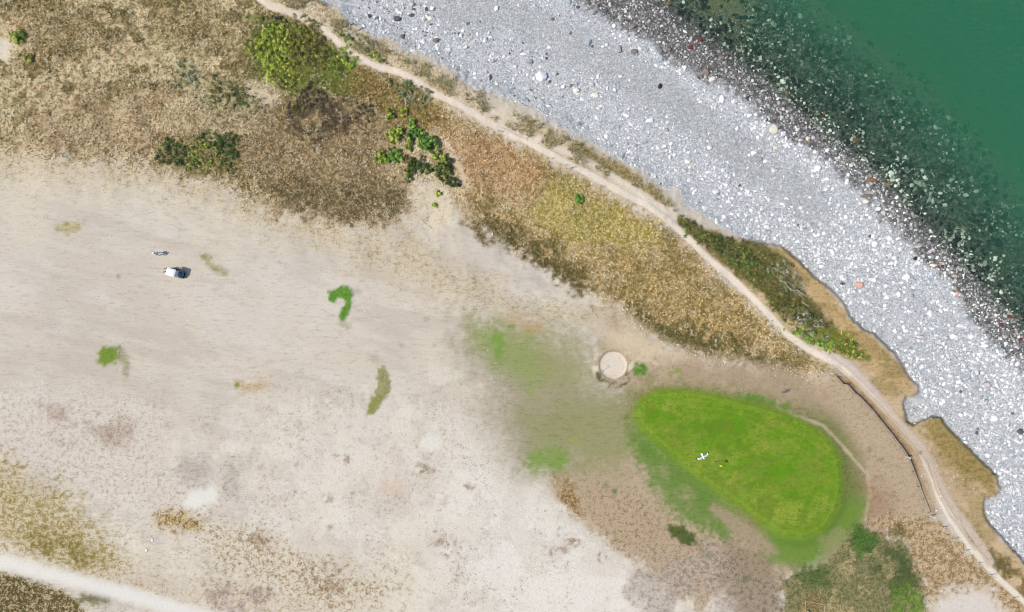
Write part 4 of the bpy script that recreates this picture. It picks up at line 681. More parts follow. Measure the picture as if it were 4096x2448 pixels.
V, F, CC = blades(atn(x, y), rng.uniform(0.08, 0.26, len(x)) * (0.7 + br), rng.uniform(0.12, 0.30, len(x)) * (1 + 0.6 * pale), 0.032, 7, col, 3)
tag(npmesh('heath_grass', V, F, M_GRASS, CC), 'dry straw and olive tufts of heath grass', 'grass', kind='stuff')
# rough grass on the bank strip and south-east corner
SEP = U([(1900, 1430), (1890, 1400), (2000, 1370), (2050, 1300), (2080, 1270), (2200, 1250), (2290, 1270), (2483, 1440), (2700, 1700), (1900, 1700)])
BK = U([(1635, 515), (1863, 594), (1940, 604), (2060, 770), (2200, 900), (2226, 950), (2100, 880), (1960, 800), (1780, 660), (1640, 545)])
BLS = U([(-300, 1375), (0, 1388), (100, 1410), (190, 1450), (215, 1500), (215, 1700), (-300, 1700)])
M2 = np.maximum(np.maximum(smooth(-5, 10, sdpoly(X, Y, SEP)), smooth(-5, 10, sdpoly(X, Y, BK))), smooth(-5, 10, sdpoly(X, Y, BLS)))
m2 = gsamp(M2, cx, cy); pal_ = inpoly(cx, cy, U([(2290, 1425), (2400, 1415), (2480, 1520), (2480, 1700), (2240, 1700), (2262, 1455)]))
ok = (rng.uniform(0, 1, len(cx)) < m2 * 0.32) & (pd > 17) & (cc_ < -12) & ~pal_; x, y = cx[ok], cy[ok]
pick = (rng.uniform(0, 1, len(x)) < 0.4)[:, None]; col = np.where(pick, gsamp(K, x, y), gsamp(C, x, y)) * 1.55 * rng.uniform(0.8, 1.25, (len(x), 1))
V, F, CC = blades(atn(x, y), rng.uniform(0.05, 0.16, len(x)), rng.uniform(0.10, 0.24, len(x)), 0.03, 7, col, 4)
tag(npmesh('rough_grass', V, F, M_GRASS, CC), 'low rough grass on the bank and the southern corners', 'grass', kind='stuff')
# marram grass on the dunes between path and shingle
MAR = U([(640, -60), (790, -40), (850, 70), (960, 130), (1060, 165), (1150, 210), (1240, 265), (1400, 345), (1600, 465), (1640, 510), (1500, 440), (1300, 345), (1130, 262), (1010, 200), (930, 165), (860, 120), (800, 70), (660, 20)])
mm_ = smooth(-6, 8, sdpoly(X, Y, MAR)); clump = fbm(X, Y, 48, 161, 3); mm_ = mm_ * smooth(0.42, 0.52, clump)
mk = gsamp(mm_, cx, cy); ok = (rng.uniform(0, 1, len(cx)) < mk) & (pd > 17) & (cc_ < -2); x, y = cx[ok], cy[ok]
pc = np.array([alb(c_) for c_ in ((228, 210, 166), (206, 190, 138), (238, 224, 188), (160, 156, 104), (184, 174, 118))])[rng.integers(0, 5, len(x))]
V, F, CC = blades(atn(x, y), rng.uniform(0.35, 0.7, len(x)), rng.uniform(0.35, 0.75, len(x)), 0.028, 9, pc, 5)
tag(npmesh('marram_grass', V, F, M_GRASS, CC), 'long pale marram grass on the low sand dunes', 'grass', kind='stuff')

# ------------------------------------------------------------------ bushes and thickets, each a thing with foliage and stems
def bush(name, px, py, rx, ry, rot, hgt, pal, label, cat='bush', group=None, dens=1.0, leaf=0.13, twig=0.15, twc=(168, 158, 146), dead=False, lump=0.75, boost=1.9):
    p = at(px, py); root = empty(name, p, 0, label, cat, group); RX, RY = rx * S, ry * S; a = -R(rot); ar = math.pi * RX * RY
    r_ = np.random.default_rng(int(px * 7 + py)); nc = max(7, int(ar * 4.0 * dens)); t = r_.uniform(0, 6.28, nc); q = np.sqrt(r_.uniform(0, 1, nc)); wob = 1 + 0.22 * np.sin(t * 3 + px) + 0.14 * np.sin(t * 5 + py)
    wob = wob * (1.12 if rx < 45 else 1.0); ux, uy = q * np.cos(t) * wob, q * np.sin(t) * wob; cxl = ux * RX; cyl = uy * RY
    q = q * (1 if rx < 45 else 1.12); hgt = hgt * (1 if rx < 45 else 0.45); cz = hgt * np.sqrt(np.clip(1 - np.minimum(q, 1) ** 2 * 0.9, 0.05, 1)) * r_.uniform(0.35, 1.0, nc); ccol = np.array([alb(c_) for c_ in pal])[r_.integers(0, len(pal), nc)] * r_.uniform(0.75, 1.25, (nc, 1)) * boost
    per = max(6, int(22 * lump)); n = nc * per; ci = np.repeat(np.arange(nc), per); sig = 0.2 * (1 + 0.4 * min(ar, 20) / 20)
    dd = r_.normal(0, 1, (n, 3)); dd /= np.linalg.norm(dd, axis=1, keepdims=True); dd[:, 2] = np.abs(dd[:, 2]) * 0.8
    L3 = np.stack([cxl[ci], cyl[ci], cz[ci]], -1) + dd * (sig * r_.uniform(0.4, 1.3, (n, 1))); L3[:, 2] = np.maximum(L3[:, 2], 0.04)
    nrm = dd + r_.normal(0, 0.35, (n, 3)); nrm[:, 2] += 0.5; nrm /= np.linalg.norm(nrm, axis=1, keepdims=True); e1 = np.cross(nrm, r_.normal(0, 1, (n, 3))); e1 /= np.linalg.norm(e1, axis=1, keepdims=True) + 1e-9; e2 = np.cross(nrm, e1)
    sz = leaf * r_.uniform(0.6, 1.3, (n, 1)); V = np.stack([L3 - e1 * sz, L3 - e2 * sz * 0.45, L3 + e1 * sz + nrm * sz * 0.15, L3 + e2 * sz * 0.45], 1)
    c_, s_ = math.cos(a), math.sin(a); V = np.stack([V[..., 0] * c_ - V[..., 1] * s_, V[..., 0] * s_ + V[..., 1] * c_, V[..., 2]], -1)
    lc = np.clip(ccol[ci] * r_.uniform(0.7, 1.3, (n, 1)), 0.005, 0.6)
    npmesh('foliage', V.reshape(-1, 3), np.arange(n * 4).reshape(-1, 4), M_LEAF, np.repeat(lc, 4, 0), parent=root)
    # stems: woody tapering sticks rising from the root into the crown, some bare on top
    nt_ = max(6, int(ar * 5 * twig + 6)); bm = bmesh.new()
    for i in range(nt_):
        th, qq = r_.uniform(0, 6.28), math.sqrt(r_.uniform(0, 1)); bx, by = qq * math.cos(th) * RX * 0.95, qq * math.sin(th) * RY * 0.95; ln = r_.uniform(0.3, 0.8) if dead else r_.uniform(0.25, 0.5); h0 = 0.0; h1 = hgt * math.sqrt(max(0.1, 1 - qq * qq * 0.9)) * r_.uniform(0.7, 1.15 if not dead else 1.3)
        t2 = r_.uniform(0, 6.28); ex, ey = bx + ln * math.cos(t2), by + ln * math.sin(t2); mx_, my_ = (bx * 2 + ex) / 3 + r_.normal(0, .05), (by * 2 + ey) / 3 + r_.normal(0, .05)
        pts = [(bx * c_ - by * s_, bx * s_ + by * c_, h0), (mx_ * c_ - my_ * s_, mx_ * s_ + my_ * c_, h1 * 0.8), (ex * c_ - ey * s_, ex * s_ + ey * c_, h1)]
        add_tube(bm, pts, [0.022, 0.016, 0.006], 4)
    st_ = bobj('stems', bm, MT[twc] if twc in MT else MT.setdefault(twc, pmat('bark', twc, 0.9, 0.1, ns=9)), root)
    return root
MT = {}
KG = 'separate green bushes beside the sandy hollow'
for a_ in BUSHES:
    bush('bush', *a_, dens=2.6, leaf=0.15, lump=1.6, boost=1.6, twc=(120, 104, 84), group=KG if 1500 < a_[0] < 1830 and a_[1] < 740 else None)
for a_, kw in THICKETS:
    bush('thicket', *a_, cat='thicket', **kw)

# ------------------------------------------------------------------ wood lying about: posts, logs, branches
M_WPOST = pmat('painted_post', (236, 234, 228), 0.6, 0.3); M_WOOD = pmat('weathered_wood', (196, 184, 172), 0.85, 0.15, ns=14, amp=0.35); M_PALE = pmat('bleached_wood', (232, 224, 210), 0.85, 0.15, ns=14, amp=0.25); M_DARKW = pmat('dark_driftwood', (84, 62, 50), 0.9, 0.1, ns=12)
M_EARTH = pmat('post_foot', (120, 100, 82), 0.95, 0.05)
def post(px, py, h, r, label, mat, tilt=(0, 0), group=None, name='marker_post'):
    p = at(px, py, -0.1); root = empty(name, p, 0, label, 'post', group); bm = bmesh.new()
    add_tube(bm, [(0, 0, 0), (tilt[0] * .5, tilt[1] * .5, h * .5 + .1), (tilt[0], tilt[1], h + .1)], [r, r, r * 0.96], 10); bobj('shaft', bm, mat, root)
    bm = bmesh.new(); add_tube(bm, [(tilt[0], tilt[1], h + .1), (tilt[0], tilt[1], h + .13), (tilt[0], tilt[1], h + .16)], [r * 1.12, r * 1.1, r * .5], 10); bobj('cap', bm, mat, root); return root
PG = 'weathered posts standing along the coast path'
for x, y, h, t, lab in ((1533, 297, 0.8, (0, 0), 'short white post below the path beside olive heath'), (1986, 520, 1.0, (0.25, -0.4), 'leaning white post under the path where dunes begin'),
    (2206, 634, 0.7, (0, 0), 'short white post below the widening of the path'), (2260, 660, 0.8, (0, -0.1), 'brown grey post between two white ones by the path'), (2283, 672, 0.9, (0.1, 0.1), 'white post in yellow grass by the wide path'), (2409, 748, 0.5, (0, 0), 'small white stump in yellow heath below the wide path'),
    (3766, 2108, 1.25, (0, 0), 'tall thin post left of the double track in the east'), (3815, 2154, 0.9, (0, 0), 'grey post second along the track after the tall one'), (3861, 2201, 1.0, (0, 0), 'white post beside the widest part of the eastern track'),
    (3914, 2251, 0.9, (0, 0), 'pale post where the eastern track narrows to a path'), (3961, 2299, 1.3, (0, 0), 'thick pale post beside the narrow path in the corner'), (4052, 2390, 1.1, (0, 0), 'last post beside the path in the lower right corner')):
    post(x, y, h, 0.06, lab, M_WPOST if 'white' in lab else M_PALE, t, PG)
for x, y, lab in ((3374, 1537, 'slim white post at the upper end of the timber fence'),): post(x, y, 0.9, 0.055, lab, M_WPOST)
for x, y, lab in ((3624, 1826, 'thick white marker post standing halfway along the timber fence'), (3721, 2062, 'thick white marker post at the lower end of the timber fence')): post(x, y, 1.05, 0.105, lab, M_WPOST)
def log(x0, y0, x1, y1, r, label, mat=None, name='log', cat='log', group='bleached logs lying beside the path', bend=0.0, knots=2):
    a, b_ = at(x0, y0, r * 0.8), at(x1, y1, r * 0.8); root = empty(name, (a + b_) / 2, 0, label, cat, group); d = b_ - a; n = Vector((-d.y, d.x, 0)).normalized(); c0 = (a + b_) / 2
    bm = bmesh.new(); pts = [a + d * t + n * bend * math.sin(math.pi * t) - c0 for t in (0, .25, .5, .75, 1)]; add_tube(bm, pts, [r * .8, r, r * 1.05, r * .9, r * .6], 8); bobj('trunk', bm, mat or M_PALE, root, True)
    for k_ in range(knots):
        q = pts[1 + k_ % 3]; bm = bmesh.new(); add_tube(bm, [q, q + n * (0.18 if k_ % 2 else -0.2) + d.normalized() * .1 + Vector((0, 0, .06))], [r * .4, r * .15], 6); bobj('branch_stub', bm, mat or M_PALE, root)
    return root
for a_ in ((2651, 904, 2670, 916, 0.07, 'straight white plank like log by the path fork'), (2680, 931, 2685, 926, 0.09, 'stubby pale log right of the white plank like one'), (2759, 1000, 2766, 995, 0.06, 'short grey log left of the narrow path'), (2798, 1034, 2806, 1028, 0.07, 'short pale log touching the dry grass by the path'),
    (2873, 1102, 2887, 1106, 0.09, 'pale log first in the row left of the narrow path'), (2903, 1134, 2917, 1130, 0.09, 'pale log second in the row left of the narrow path'), (2941, 1174, 2953, 1171, 0.08, 'pale log third in the row left of the narrow path'), (2994, 1221, 3002, 1219, 0.07, 'small pale log in shaded grass fourth in the row'),
    (3030, 1239, 3033, 1252, 0.08, 'upright lying pale log pointing along the picture height'), (3066, 1302, 3090, 1281, 0.12, 'largest white log lying diagonally left of the path'), (3111, 1305, 3120, 1331, 0.08, 'long white log just below the largest diagonal one'), (3174, 1367, 3190, 1366, 0.06, 'thin pale log below the path bend')): log(*a_)
log(2345, 576, 2370, 563, 0.07, 'straight bleached pole sticking out over the shingle from the bank', name='driftwood_pole', cat='driftwood', group=None, knots=1)
log(1400, 101, 1428, 103, 0.06, 'dark curved driftwood branch on the shingle edge, upper one', M_DARKW, 'driftwood_branch', 'driftwood', None, 0.25, 3)
log(1428, 121, 1454, 108, 0.06, 'dark curved driftwood branch on the shingle edge, lower one', M_DARKW, 'driftwood_branch', 'driftwood', None, -0.2, 3)
def deadbranch(px, py, ang, ln, label):
    p = at(px, py, 0.3); root = empty('dead_branch', p, 0, label, 'branch', 'bleached dead branches in the cliff top scrub'); r_ = random.Random(int(px + py)); d = Vector((math.cos(R(ang)), math.sin(R(ang)), 0))
    bm = bmesh.new(); pts = [d * ln * t + Vector((r_.gauss(0, .05), r_.gauss(0, .05), 0.25 + 0.3 * t)) for t in (0, .3, .6, 1)]; add_tube(bm, pts, [0.035, .028, .02, .01], 6); bobj('limb', bm, M_PALE, root)
    for k_ in range(6):
        q = pts[k_ % 3] + (pts[k_ % 3 + 1] - pts[k_ % 3]) * r_.random(); a2 = R(ang + r_.choice((-1, 1)) * r_.uniform(20, 50)); e = q + Vector((math.cos(a2), math.sin(a2), 0.1)) * ln * r_.uniform(.25, .5)
        bm = bmesh.new(); add_tube(bm, [q, (q + e) / 2 + Vector((0, 0, .05)), e], [.018, .012, .005], 5); bobj('twig', bm, M_PALE, root)
for a_ in ((3088, 1072, -28, 2.2, 'bleached branch at the top of the grey scrub'), (3118, 1122, -20, 1.8, 'forked white branch in the middle of the grey scrub'), (3140, 1142, -38, 2.6, 'long white branch sweeping down through the grey scrub'), (3180, 1160, -35, 1.8, 'thin white branch nearest the golden bank'),
    (3200, 1205, -42, 1.2, 'short forked branch low in the scrub'), (3180, 1275, -5, 1.4, 'pale branch spread flat above the lime green strip'), (3245, 1305, 5, 1.2, 'pale branch at the right end of the lime green strip'), (2990, 1160, 15, 1.0, 'small pale branch in brown grass near the path')): deadbranch(*a_)

# ------------------------------------------------------------------ timber fence above the gully
def fence():
    RAILZ = 0.5; pts = [wp(x, y, RAILZ) for x, y in FENCE]; root = empty('timber_fence', (pts[6].x, pts[6].y, 0), 0, 'low weathered timber fence curving between the green and the path', 'fence'); o0 = root.location.copy()
    for i, p in enumerate(pts):
        bm = bmesh.new(); add_tube(bm, [Vector((p.x, p.y, -0.75)) - o0, Vector((p.x, p.y, RAILZ + .06)) - o0], 0.06, 8); bobj('fence_post', bm, M_WOOD, root)
    for i in range(len(pts) - 1):
        a, b_ = pts[i], pts[i + 1]; d = (b_ - a); L_ = d.length; ang = math.atan2(d.y, d.x); c_ = (a + b_) / 2 - o0; rot = Euler((0, random.uniform(-.02, .02), ang)).to_matrix()
        n = Vector((-math.sin(ang), math.cos(ang), 0))
        bm = bmesh.new(); add_box(bm, c_ + Vector((0, 0, 0.02 + (i % 2) * .03)) + n * 0.02, (L_ + .12, 0.085, 0.06), rot, .01); bobj('rail', bm, M_WOOD, root)
        for zz in ():
            bm = bmesh.new(); add_box(bm, Vector((c_.x, c_.y, zz)) + n * (-0.09), (L_ - .04, 0.03, 0.16), rot); bobj('board', bm, M_WOOD, root)
fence()
# small roped enclosure at the bottom edge
def enclosure():
    cs = [wp(3223, 2404, 0.5), wp(3297, 2420, 0.5), wp(3302, 2500, 0.5), wp(3218, 2490, 0.5)]; c0 = sum(cs, Vector()) / 4; c0.z = 0
    root = empty('roped_enclosure', c0, 0, 'small square enclosure of pale rope on thin stakes at the bottom edge', 'enclosure')
    for i in range(4):
        a, b_ = cs[i] - c0, cs[(i + 1) % 4] - c0; bm = bmesh.new(); add_tube(bm, [(a.x, a.y, -.1), (a.x, a.y, 0.54)], 0.025, 6); bobj('stake', bm, M_WOOD, root)
        bm = bmesh.new(); add_tube(bm, [a, (a + b_) / 2 - Vector((0, 0, .05)), b_], 0.018, 6); bobj('rope', bm, M_PALE, root)
enclosure()
M_MINT = pmat('mint_paint', (222, 244, 238), 0.5, 0.4)
def marker(px, py, label):
    root = empty('tee_marker', at(px, py), R(-12), label, 'tee marker', 'pale tee markers on the lower left turf'); bm = bmesh.new(); add_box(bm, (0, 0, 0.05), (0.34, 0.46, 0.07), None, 0.02); bobj('block', bm, M_MINT, root)
    bm = bmesh.new(); add_tube(bm, [(0, 0, -.08), (0, 0, 0.02)], 0.03, 8); bobj('spike', bm, M_DARKW, root)
marker(608.6, 2160, 'pale mint tee marker block, upper of the pair'); marker(585, 2200, 'pale mint tee marker block, lower of the pair')
root = empty('bucket', at(3230, 2446), 0, 'pale green bucket inside the roped enclosure', 'bucket'); bm = bmesh.new(); add_tube(bm, [(0, 0, 0), (0, 0, .15), (0, 0, .42)], [.13, .15, .18], 14); bobj('pail', bm, M_MINT, root, True)
bm = bmesh.new(); add_tube(bm, [(-.18, 0, .4), (-.1, 0, .5), (.1, 0, .5), (.18, 0, .4)], .012, 5); bobj('handle', bm, M_DARKW, root)
# white lumps strewn over the fairway
SP5 = "280,165;470,173;613,165;800,235;770,255;940,330;1110,298;780,357;755,400;1110,457;523,443;812,490;1055,580;923,632;507,690;1275,610;1340,592;1565,318;1548,540;1690,615;1815,692;1780,520;1765,515;1850,540;1430,583;782,1045;882,1085;748,1155;625,985;867,960;1100,1270;670,1392;1647,1378;1480,930;1788,822;1367,850;270,1257;240,1213"
SP6 = "190,463;193,500;70,408;322,552;403,665;113,650;773,710;788,775;790,783;1050,790;1065,830;1137,848;1087,735;408,847;427,877;597,545;640,640;683,603;725,615;1293,912;918,1075;1007,1185;1410,1198;750,975;1390,1368;1018,1402;893,1418;152,557;1687,1062;1743,1158;1775,1200;1822,1220;1738,1295;1240,840;500,-40"
V, F = rock_proto(77, 0.7, 24)
wm = npmesh('pale_stone', V * 0.085, F, M_STONE, np.tile(alb((246, 244, 238), 0.8), (len(V), 1))); first = True
for j_, (SPn, ox, oy) in enumerate(((SP5, 0, 816), (SP6, 1024, 816))):
    for q in SPn.split(';'):
        x, y = q.split(','); px, py = ox + float(x) / 1.818, oy + float(y) / 1.818
        o = wm if first else wm.copy()
        if not first: COL.objects.link(o)
        first = False; o.location = at(px, py, 0.03); s_ = random.uniform(0.6, 1.15); o.scale = (s_, s_ * random.uniform(.7, 1), s_); o.rotation_euler = (0, 0, random.uniform(0, 3))
        tag(o, 'tiny white stone lying loose on the parched fairway', 'stone', 'tiny white stones strewn over the fairway')
for px, py, s_, lab in ((3745, 2042, 1.7, 'round white stone beside the lower white marker post'), (3762, 1985, 1.5, 'white stone lying in the right wheel rut of the track'), (3716, 2003, .9, 'small white stone right of the lower fence end'), (3686, 1904, 1.2, 'white stone in dry grass between fence and track'), (3895, 1953, 1.0, 'white stone alone on the sandy headland'), (2557, 1452, .7, 'white stone in the small green patch by the bunker'), (3744, 1862, .9, 'white stone right of the track on bare sand'), (3717, 1796, .9, 'white stone beside the track above the marker post')):
    o = wm.copy(); COL.objects.link(o); o.location = at(px, py, 0.04); o.scale = (s_,) * 3; del o['group']; tag(o, lab, 'stone')
for k_ in range(26):
    px, py = random.gauss(3815, 22), random.gauss(1915, 18); o = wm.copy(); COL.objects.link(o); o.location = at(px, py, 0.02); s_ = random.uniform(.4, .9); o.scale = (s_,) * 3; tag(o, 'small white stone scattered on the bare headland sand', 'stone', 'white stones scattered on the headland')

# ------------------------------------------------------------------ bunker rake
def rake():
    a, b_ = at(2409, 1486, 0.06), at(2434, 1465, 0.05); root = empty('bunker_rake', (a + b_) / 2, 0, 'long handled rake lying on the bunker sand', 'rake'); c0 = (a + b_) / 2; M_RK = pmat('rake_plastic', (196, 210, 200), 0.5, 0.3)
    bm = bmesh.new(); add_tube(bm, [a - c0, b_ - c0], 0.022, 8); bobj('handle', bm, M_RK, root); d = (b_ - a).normalized(); bm = bmesh.new(); add_tube(bm, [a - c0 - d * .02, a - c0 + d * .24], 0.032, 8); bobj('grip', bm, M_DARKW, root)
    n = Vector((-d.y, d.x, 0)); bm = bmesh.new(); add_tube(bm, [b_ - c0 - n * .28, b_ - c0 + n * .28], 0.035, 8); bobj('head', bm, M_RK, root); bm = bmesh.new()
    for k_ in range(13):
        q = b_ - c0 + n * (-.26 + k_ * .0433); add_tube(bm, [q, q + d * .03 + Vector((0, 0, -.05))], [.01, .004], 5)
    bobj('tines', bm, M_RK, root)
rake()
# ------------------------------------------------------------------ flag and hole
def flag():
    p = at(2862, 1847); root = empty('golf_flag', p, 0, 'yellow golf flag on a striped pole standing in the hole', 'flag'); cols = [pmat('pole_white', (240, 238, 232)), pmat('pole_black', (30, 30, 32))]; z = -0.1
    for k_ in range(5):
        bm = bmesh.new(); add_tube(bm, [(0, 0, z), (0, 0, z + .47)], 0.022, 8); bobj('pole_section', bm, cols[0 if k_ % 2 else 1], root); z += .46
    M_FL = pmat('flag_yellow', (246, 236, 70), 0.7, 0.2, amp=.08); nx, nz = 12, 7; V, F = [], []
    for i in range(nx + 1):
        for j in range(nz + 1):
            t = i / nx; V.append((0.02 + 0.5 * t, -0.16 * t - 0.24 * j / nz + 0.05 * math.sin(t * 7 + j * .4), 2.12 - 0.38 * j / nz - 0.16 * t * t))
    for i in range(nx):
        for j in range(nz): a = i * (nz + 1) + j; F.append((a, a + 1, a + nz + 2, a + nz + 1))
    o = npmesh('flag_cloth', V, F, M_FL, smooth=True, parent=root); sm_ = o.modifiers.new('thickness', 'SOLIDIFY'); sm_.thickness = 0.008
    bm = bmesh.new(); bmesh.ops.create_uvsphere(bm, u_segments=10, v_segments=6, radius=.03, matrix=Matrix.Translation((0, 0, z + .02))); bobj('finial', bm, cols[0], root)
    bm = bmesh.new(); add_tube(bm, [(0, 0, .004), (0, 0, .012)], 0.11, 16); bobj('cup', bm, cols[1], root)
flag()

# ------------------------------------------------------------------ golf buggy
def rrect(w, l, r, n=6):
    pts = []
    for cx_, cy_, a0 in ((l / 2 - r, w / 2 - r, 0), (-l / 2 + r, w / 2 - r, 90), (-l / 2 + r, -w / 2 + r, 180), (l / 2 - r, -w / 2 + r, 270)):
        for k_ in range(n + 1): a = R(a0 + 90 * k_ / n); pts.append((cx_ + r * math.cos(a), cy_ + r * math.sin(a)))
    return pts
def loft(name, layers, mat, parent, sm_=True):
    bm = bmesh.new(); rings = [[bm.verts.new((x_, y_, z_)) for x_, y_ in pts] for pts, z_ in layers]; n = len(rings[0])
    for a, b_ in zip(rings[:-1], rings[1:]):
        for k_ in range(n): bm.faces.new((a[k_], a[(k_ + 1) % n], b_[(k_ + 1) % n], b_[k_]))
    bm.faces.new(rings[0][::-1]); bm.faces.new(rings[-1]); return bobj(name, bm, mat, parent, sm_)
def buggy():
    c = wp(684, 1089, 1.82); root = empty('golf_buggy', (c.x, c.y, float(zat(np.array(708.), np.array(1091.)))), R(-17.5), 'dark blue golf buggy with a white roof parked on the parched fairway', 'golf buggy')
    M_BLUE = pmat('blue_paint', (34, 84, 116), 0.25, 0.5, amp=.1, coat=.6); M_WH = pmat('roof_white', (252, 252, 250), 0.45, 0.4, amp=.05, ns=2, raw=False); M_BK = pmat('black_plastic', (24, 25, 27), 0.6, 0.3); M_SEAT = pmat('seat_vinyl', (206, 200, 188), 0.6, 0.3); M_MET = pmat('metal', (170, 172, 175), 0.35, 0.5, metal=.9)
    M_SCR, nt, b = nodes('clear_screen'); b.inputs['Base Color'].default_value = (.8, .85, .87, 1); b.inputs['Alpha'].default_value = .35; b.inputs['Roughness'].default_value = .1
    def rr(w, l, r, dx=0): return [(x_ + dx, y_) for x_, y_ in rrect(w, l, r)]
    loft('roof', [(rr(1.12, 1.38, .14), 1.74), (rr(1.16, 1.42, .15), 1.77), (rr(1.15, 1.41, .15), 1.80), (rr(1.05, 1.32, .13), 1.82), (rr(.98, 1.25, .12), 1.815), (rr(.92, 1.18, .1), 1.845), (rr(.5, .7, .1), 1.86)], M_WH, root)
    for y_ in (.5, -.5):
        bm = bmesh.new(); add_box(bm, (0, y_, 1.815), (1.1, .03, .03), None, .008); bobj('roof_gutter', bm, M_WH, root)
    loft('floor', [(rr(1.1, 2.1, .12, .15), .26), (rr(1.14, 2.15, .14, .15), .32), (rr(1.12, 2.12, .13, .15), .36)], M_BK, root)
    loft('front_cowl', [(rr(1.12, .86, .2, .91), .34), (rr(1.16, .88, .26, .91), .5), (rr(1.1, .84, .26, .9), .7), (rr(.96, .68, .24, .88), .86), (rr(.66, .42, .18, .86), .93)], M_BLUE, root)
    loft('rear_body', [(rr(1.1, .9, .15, -.45), .34), (rr(1.14, .94, .18, -.45), .5), (rr(1.12, .9, .18, -.44), .62), (rr(1.0, .8, .14, -.42), .68)], M_BLUE, root)
    loft('bumper', [(rr(.9, .14, .05, 1.37), .3), (rr(.94, .16, .06, 1.37), .36), (rr(.9, .14, .05, 1.37), .42)], M_BK, root)
    loft('badge_plate', [(rr(.14, .13, .03, .98), .9), (rr(.12, .11, .02, .98), .945)], M_WH, root)
    loft('seat', [(rr(1.0, .48, .08, -.1), .68), (rr(1.02, .5, .1, -.1), .76), (rr(.98, .46, .1, -.1), .8)], M_SEAT, root)
    loft('backrest', [(rr(1.0, .1, .04, -.38), .8), (rr(1.02, .12, .05, -.41), .98), (rr(.96, .08, .03, -.44), 1.12)], M_SEAT, root)
    for x0, x1, y_ in ((.74, .6, .5), (.74, .6, -.5), (-.55, -.6, .48), (-.55, -.6, -.48)):
        bm = bmesh.new(); add_tube(bm, [(x0, y_, .6), (x1, y_, 1.76)], .022, 8); bobj('roof_strut', bm, M_BK, root)
    bm = bmesh.new(); add_box(bm, (.68, 0, 1.28), (.012, .96, .84), Euler((0, R(-7), 0)).to_matrix()); bobj('windscreen', bm, M_SCR, root)
    bm = bmesh.new(); add_tube(bm, [(.66, .3, .78), (.42, .3, .98)], .018, 8); bobj('steering_column', bm, M_BK, root)
    bm = bmesh.new(); ax = Vector((.42, .3, .98)); d = Vector((-.24, 0, .2)).normalized(); u = Vector((0, 1, 0)); w_ = d.cross(u); ring = [ax + (u * math.cos(t) + w_ * math.sin(t)) * .17 for t in [2 * math.pi * k_ / 20 for k_ in range(21)]]; add_tube(bm, ring, .014, 6); add_tube(bm, [ax - u * .17, ax + u * .17], .01, 6); bobj('steering_wheel', bm, M_BK, root)
    for y_ in (.4, -.4):
        bm = bmesh.new(); bmesh.ops.create_uvsphere(bm, u_segments=12, v_segments=8, radius=.07, matrix=Matrix.Translation((1.33, y_, .55)) @ Matrix.Diagonal((.5, 1, .8, 1))); bobj('headlight', bm, M_MET, root, True)
    for x_ in (.95, -.6):
        for y_ in (.5, -.5):
            wh = empty('wheel', (x_, y_, .22)); wh.parent = root; bm = bmesh.new(); ys = (-.09, -.075, .075, .09); rs = (.17, .22, .22, .17)
            add_tube(bm, [(0, q, 0) for q in ys], list(rs), 20); bobj('tyre', bm, M_BK, wh, True); bm = bmesh.new(); add_tube(bm, [(0, -.096, 0), (0, .096, 0)], .12, 16); bobj('rim', bm, M_MET, wh, True)
    bm = bmesh.new(); add_box(bm, (-.78, 0, .42), (.36, .8, .04), None, .01); add_tube(bm, [(-.62, -.4, .62), (-.66, -.4, 1.0), (-.66, .4, 1.0), (-.62, .4, .62)], .018, 6); bobj('bag_rack', bm, M_BK, root)
    for dy, lab, bc in ((.27, 'grey golf bag with white club covers strapped on the buggy', (198, 198, 198)), (-.24, 'black golf bag with white club covers strapped on the buggy', (22, 22, 24))):
        o = root.location + Matrix.Rotation(R(-17.5), 3, 'Z') @ Vector((-.8, dy, .45)); bag = empty('golf_bag', o, R(-17.5), lab, 'golf bag'); M_B = pmat('bag_fabric', bc, .7, .2); lx = -.28
        bm = bmesh.new(); add_tube(bm, [(0, 0, 0), (lx * .3, 0, .3), (lx * .8, 0, .78)], [.12, .13, .15], 14); bobj('bag_body', bm, M_B, bag, True)
        bm = bmesh.new(); add_tube(bm, [(lx * .78, 0, .76), (lx * .82, 0, .8)], [.16, .16], 14); bobj('bag_collar', bm, M_BK, bag)
        bm = bmesh.new(); add_box(bm, (-.17, 0, .3), (.1, .2, .3), Euler((0, R(-16), 0)).to_matrix(), .02); bobj('pocket', bm, M_B, bag)
        for k_ in range(5):
            t = k_ * 1.26; q = Vector((lx * .8 + .07 * math.cos(t), .08 * math.sin(t), .78)); e = q + Vector((-.14 - (k_ == 0) * .2, .03 * math.sin(t), .3 + .06 * (k_ % 3))); cl = bobj('club', (lambda b2: (add_tube(b2, [q, e], .009, 5), b2)[1])(bmesh.new()), M_MET, bag)
            bm = bmesh.new(); bmesh.ops.create_uvsphere(bm, u_segments=10, v_segments=7, radius=.065, matrix=Matrix.Translation(e) @ Matrix.Diagonal((1.1, .75, .8, 1))); bobj('club_cover', bm, M_WH if k_ < 3 else M_BK, cl, True)
buggy()

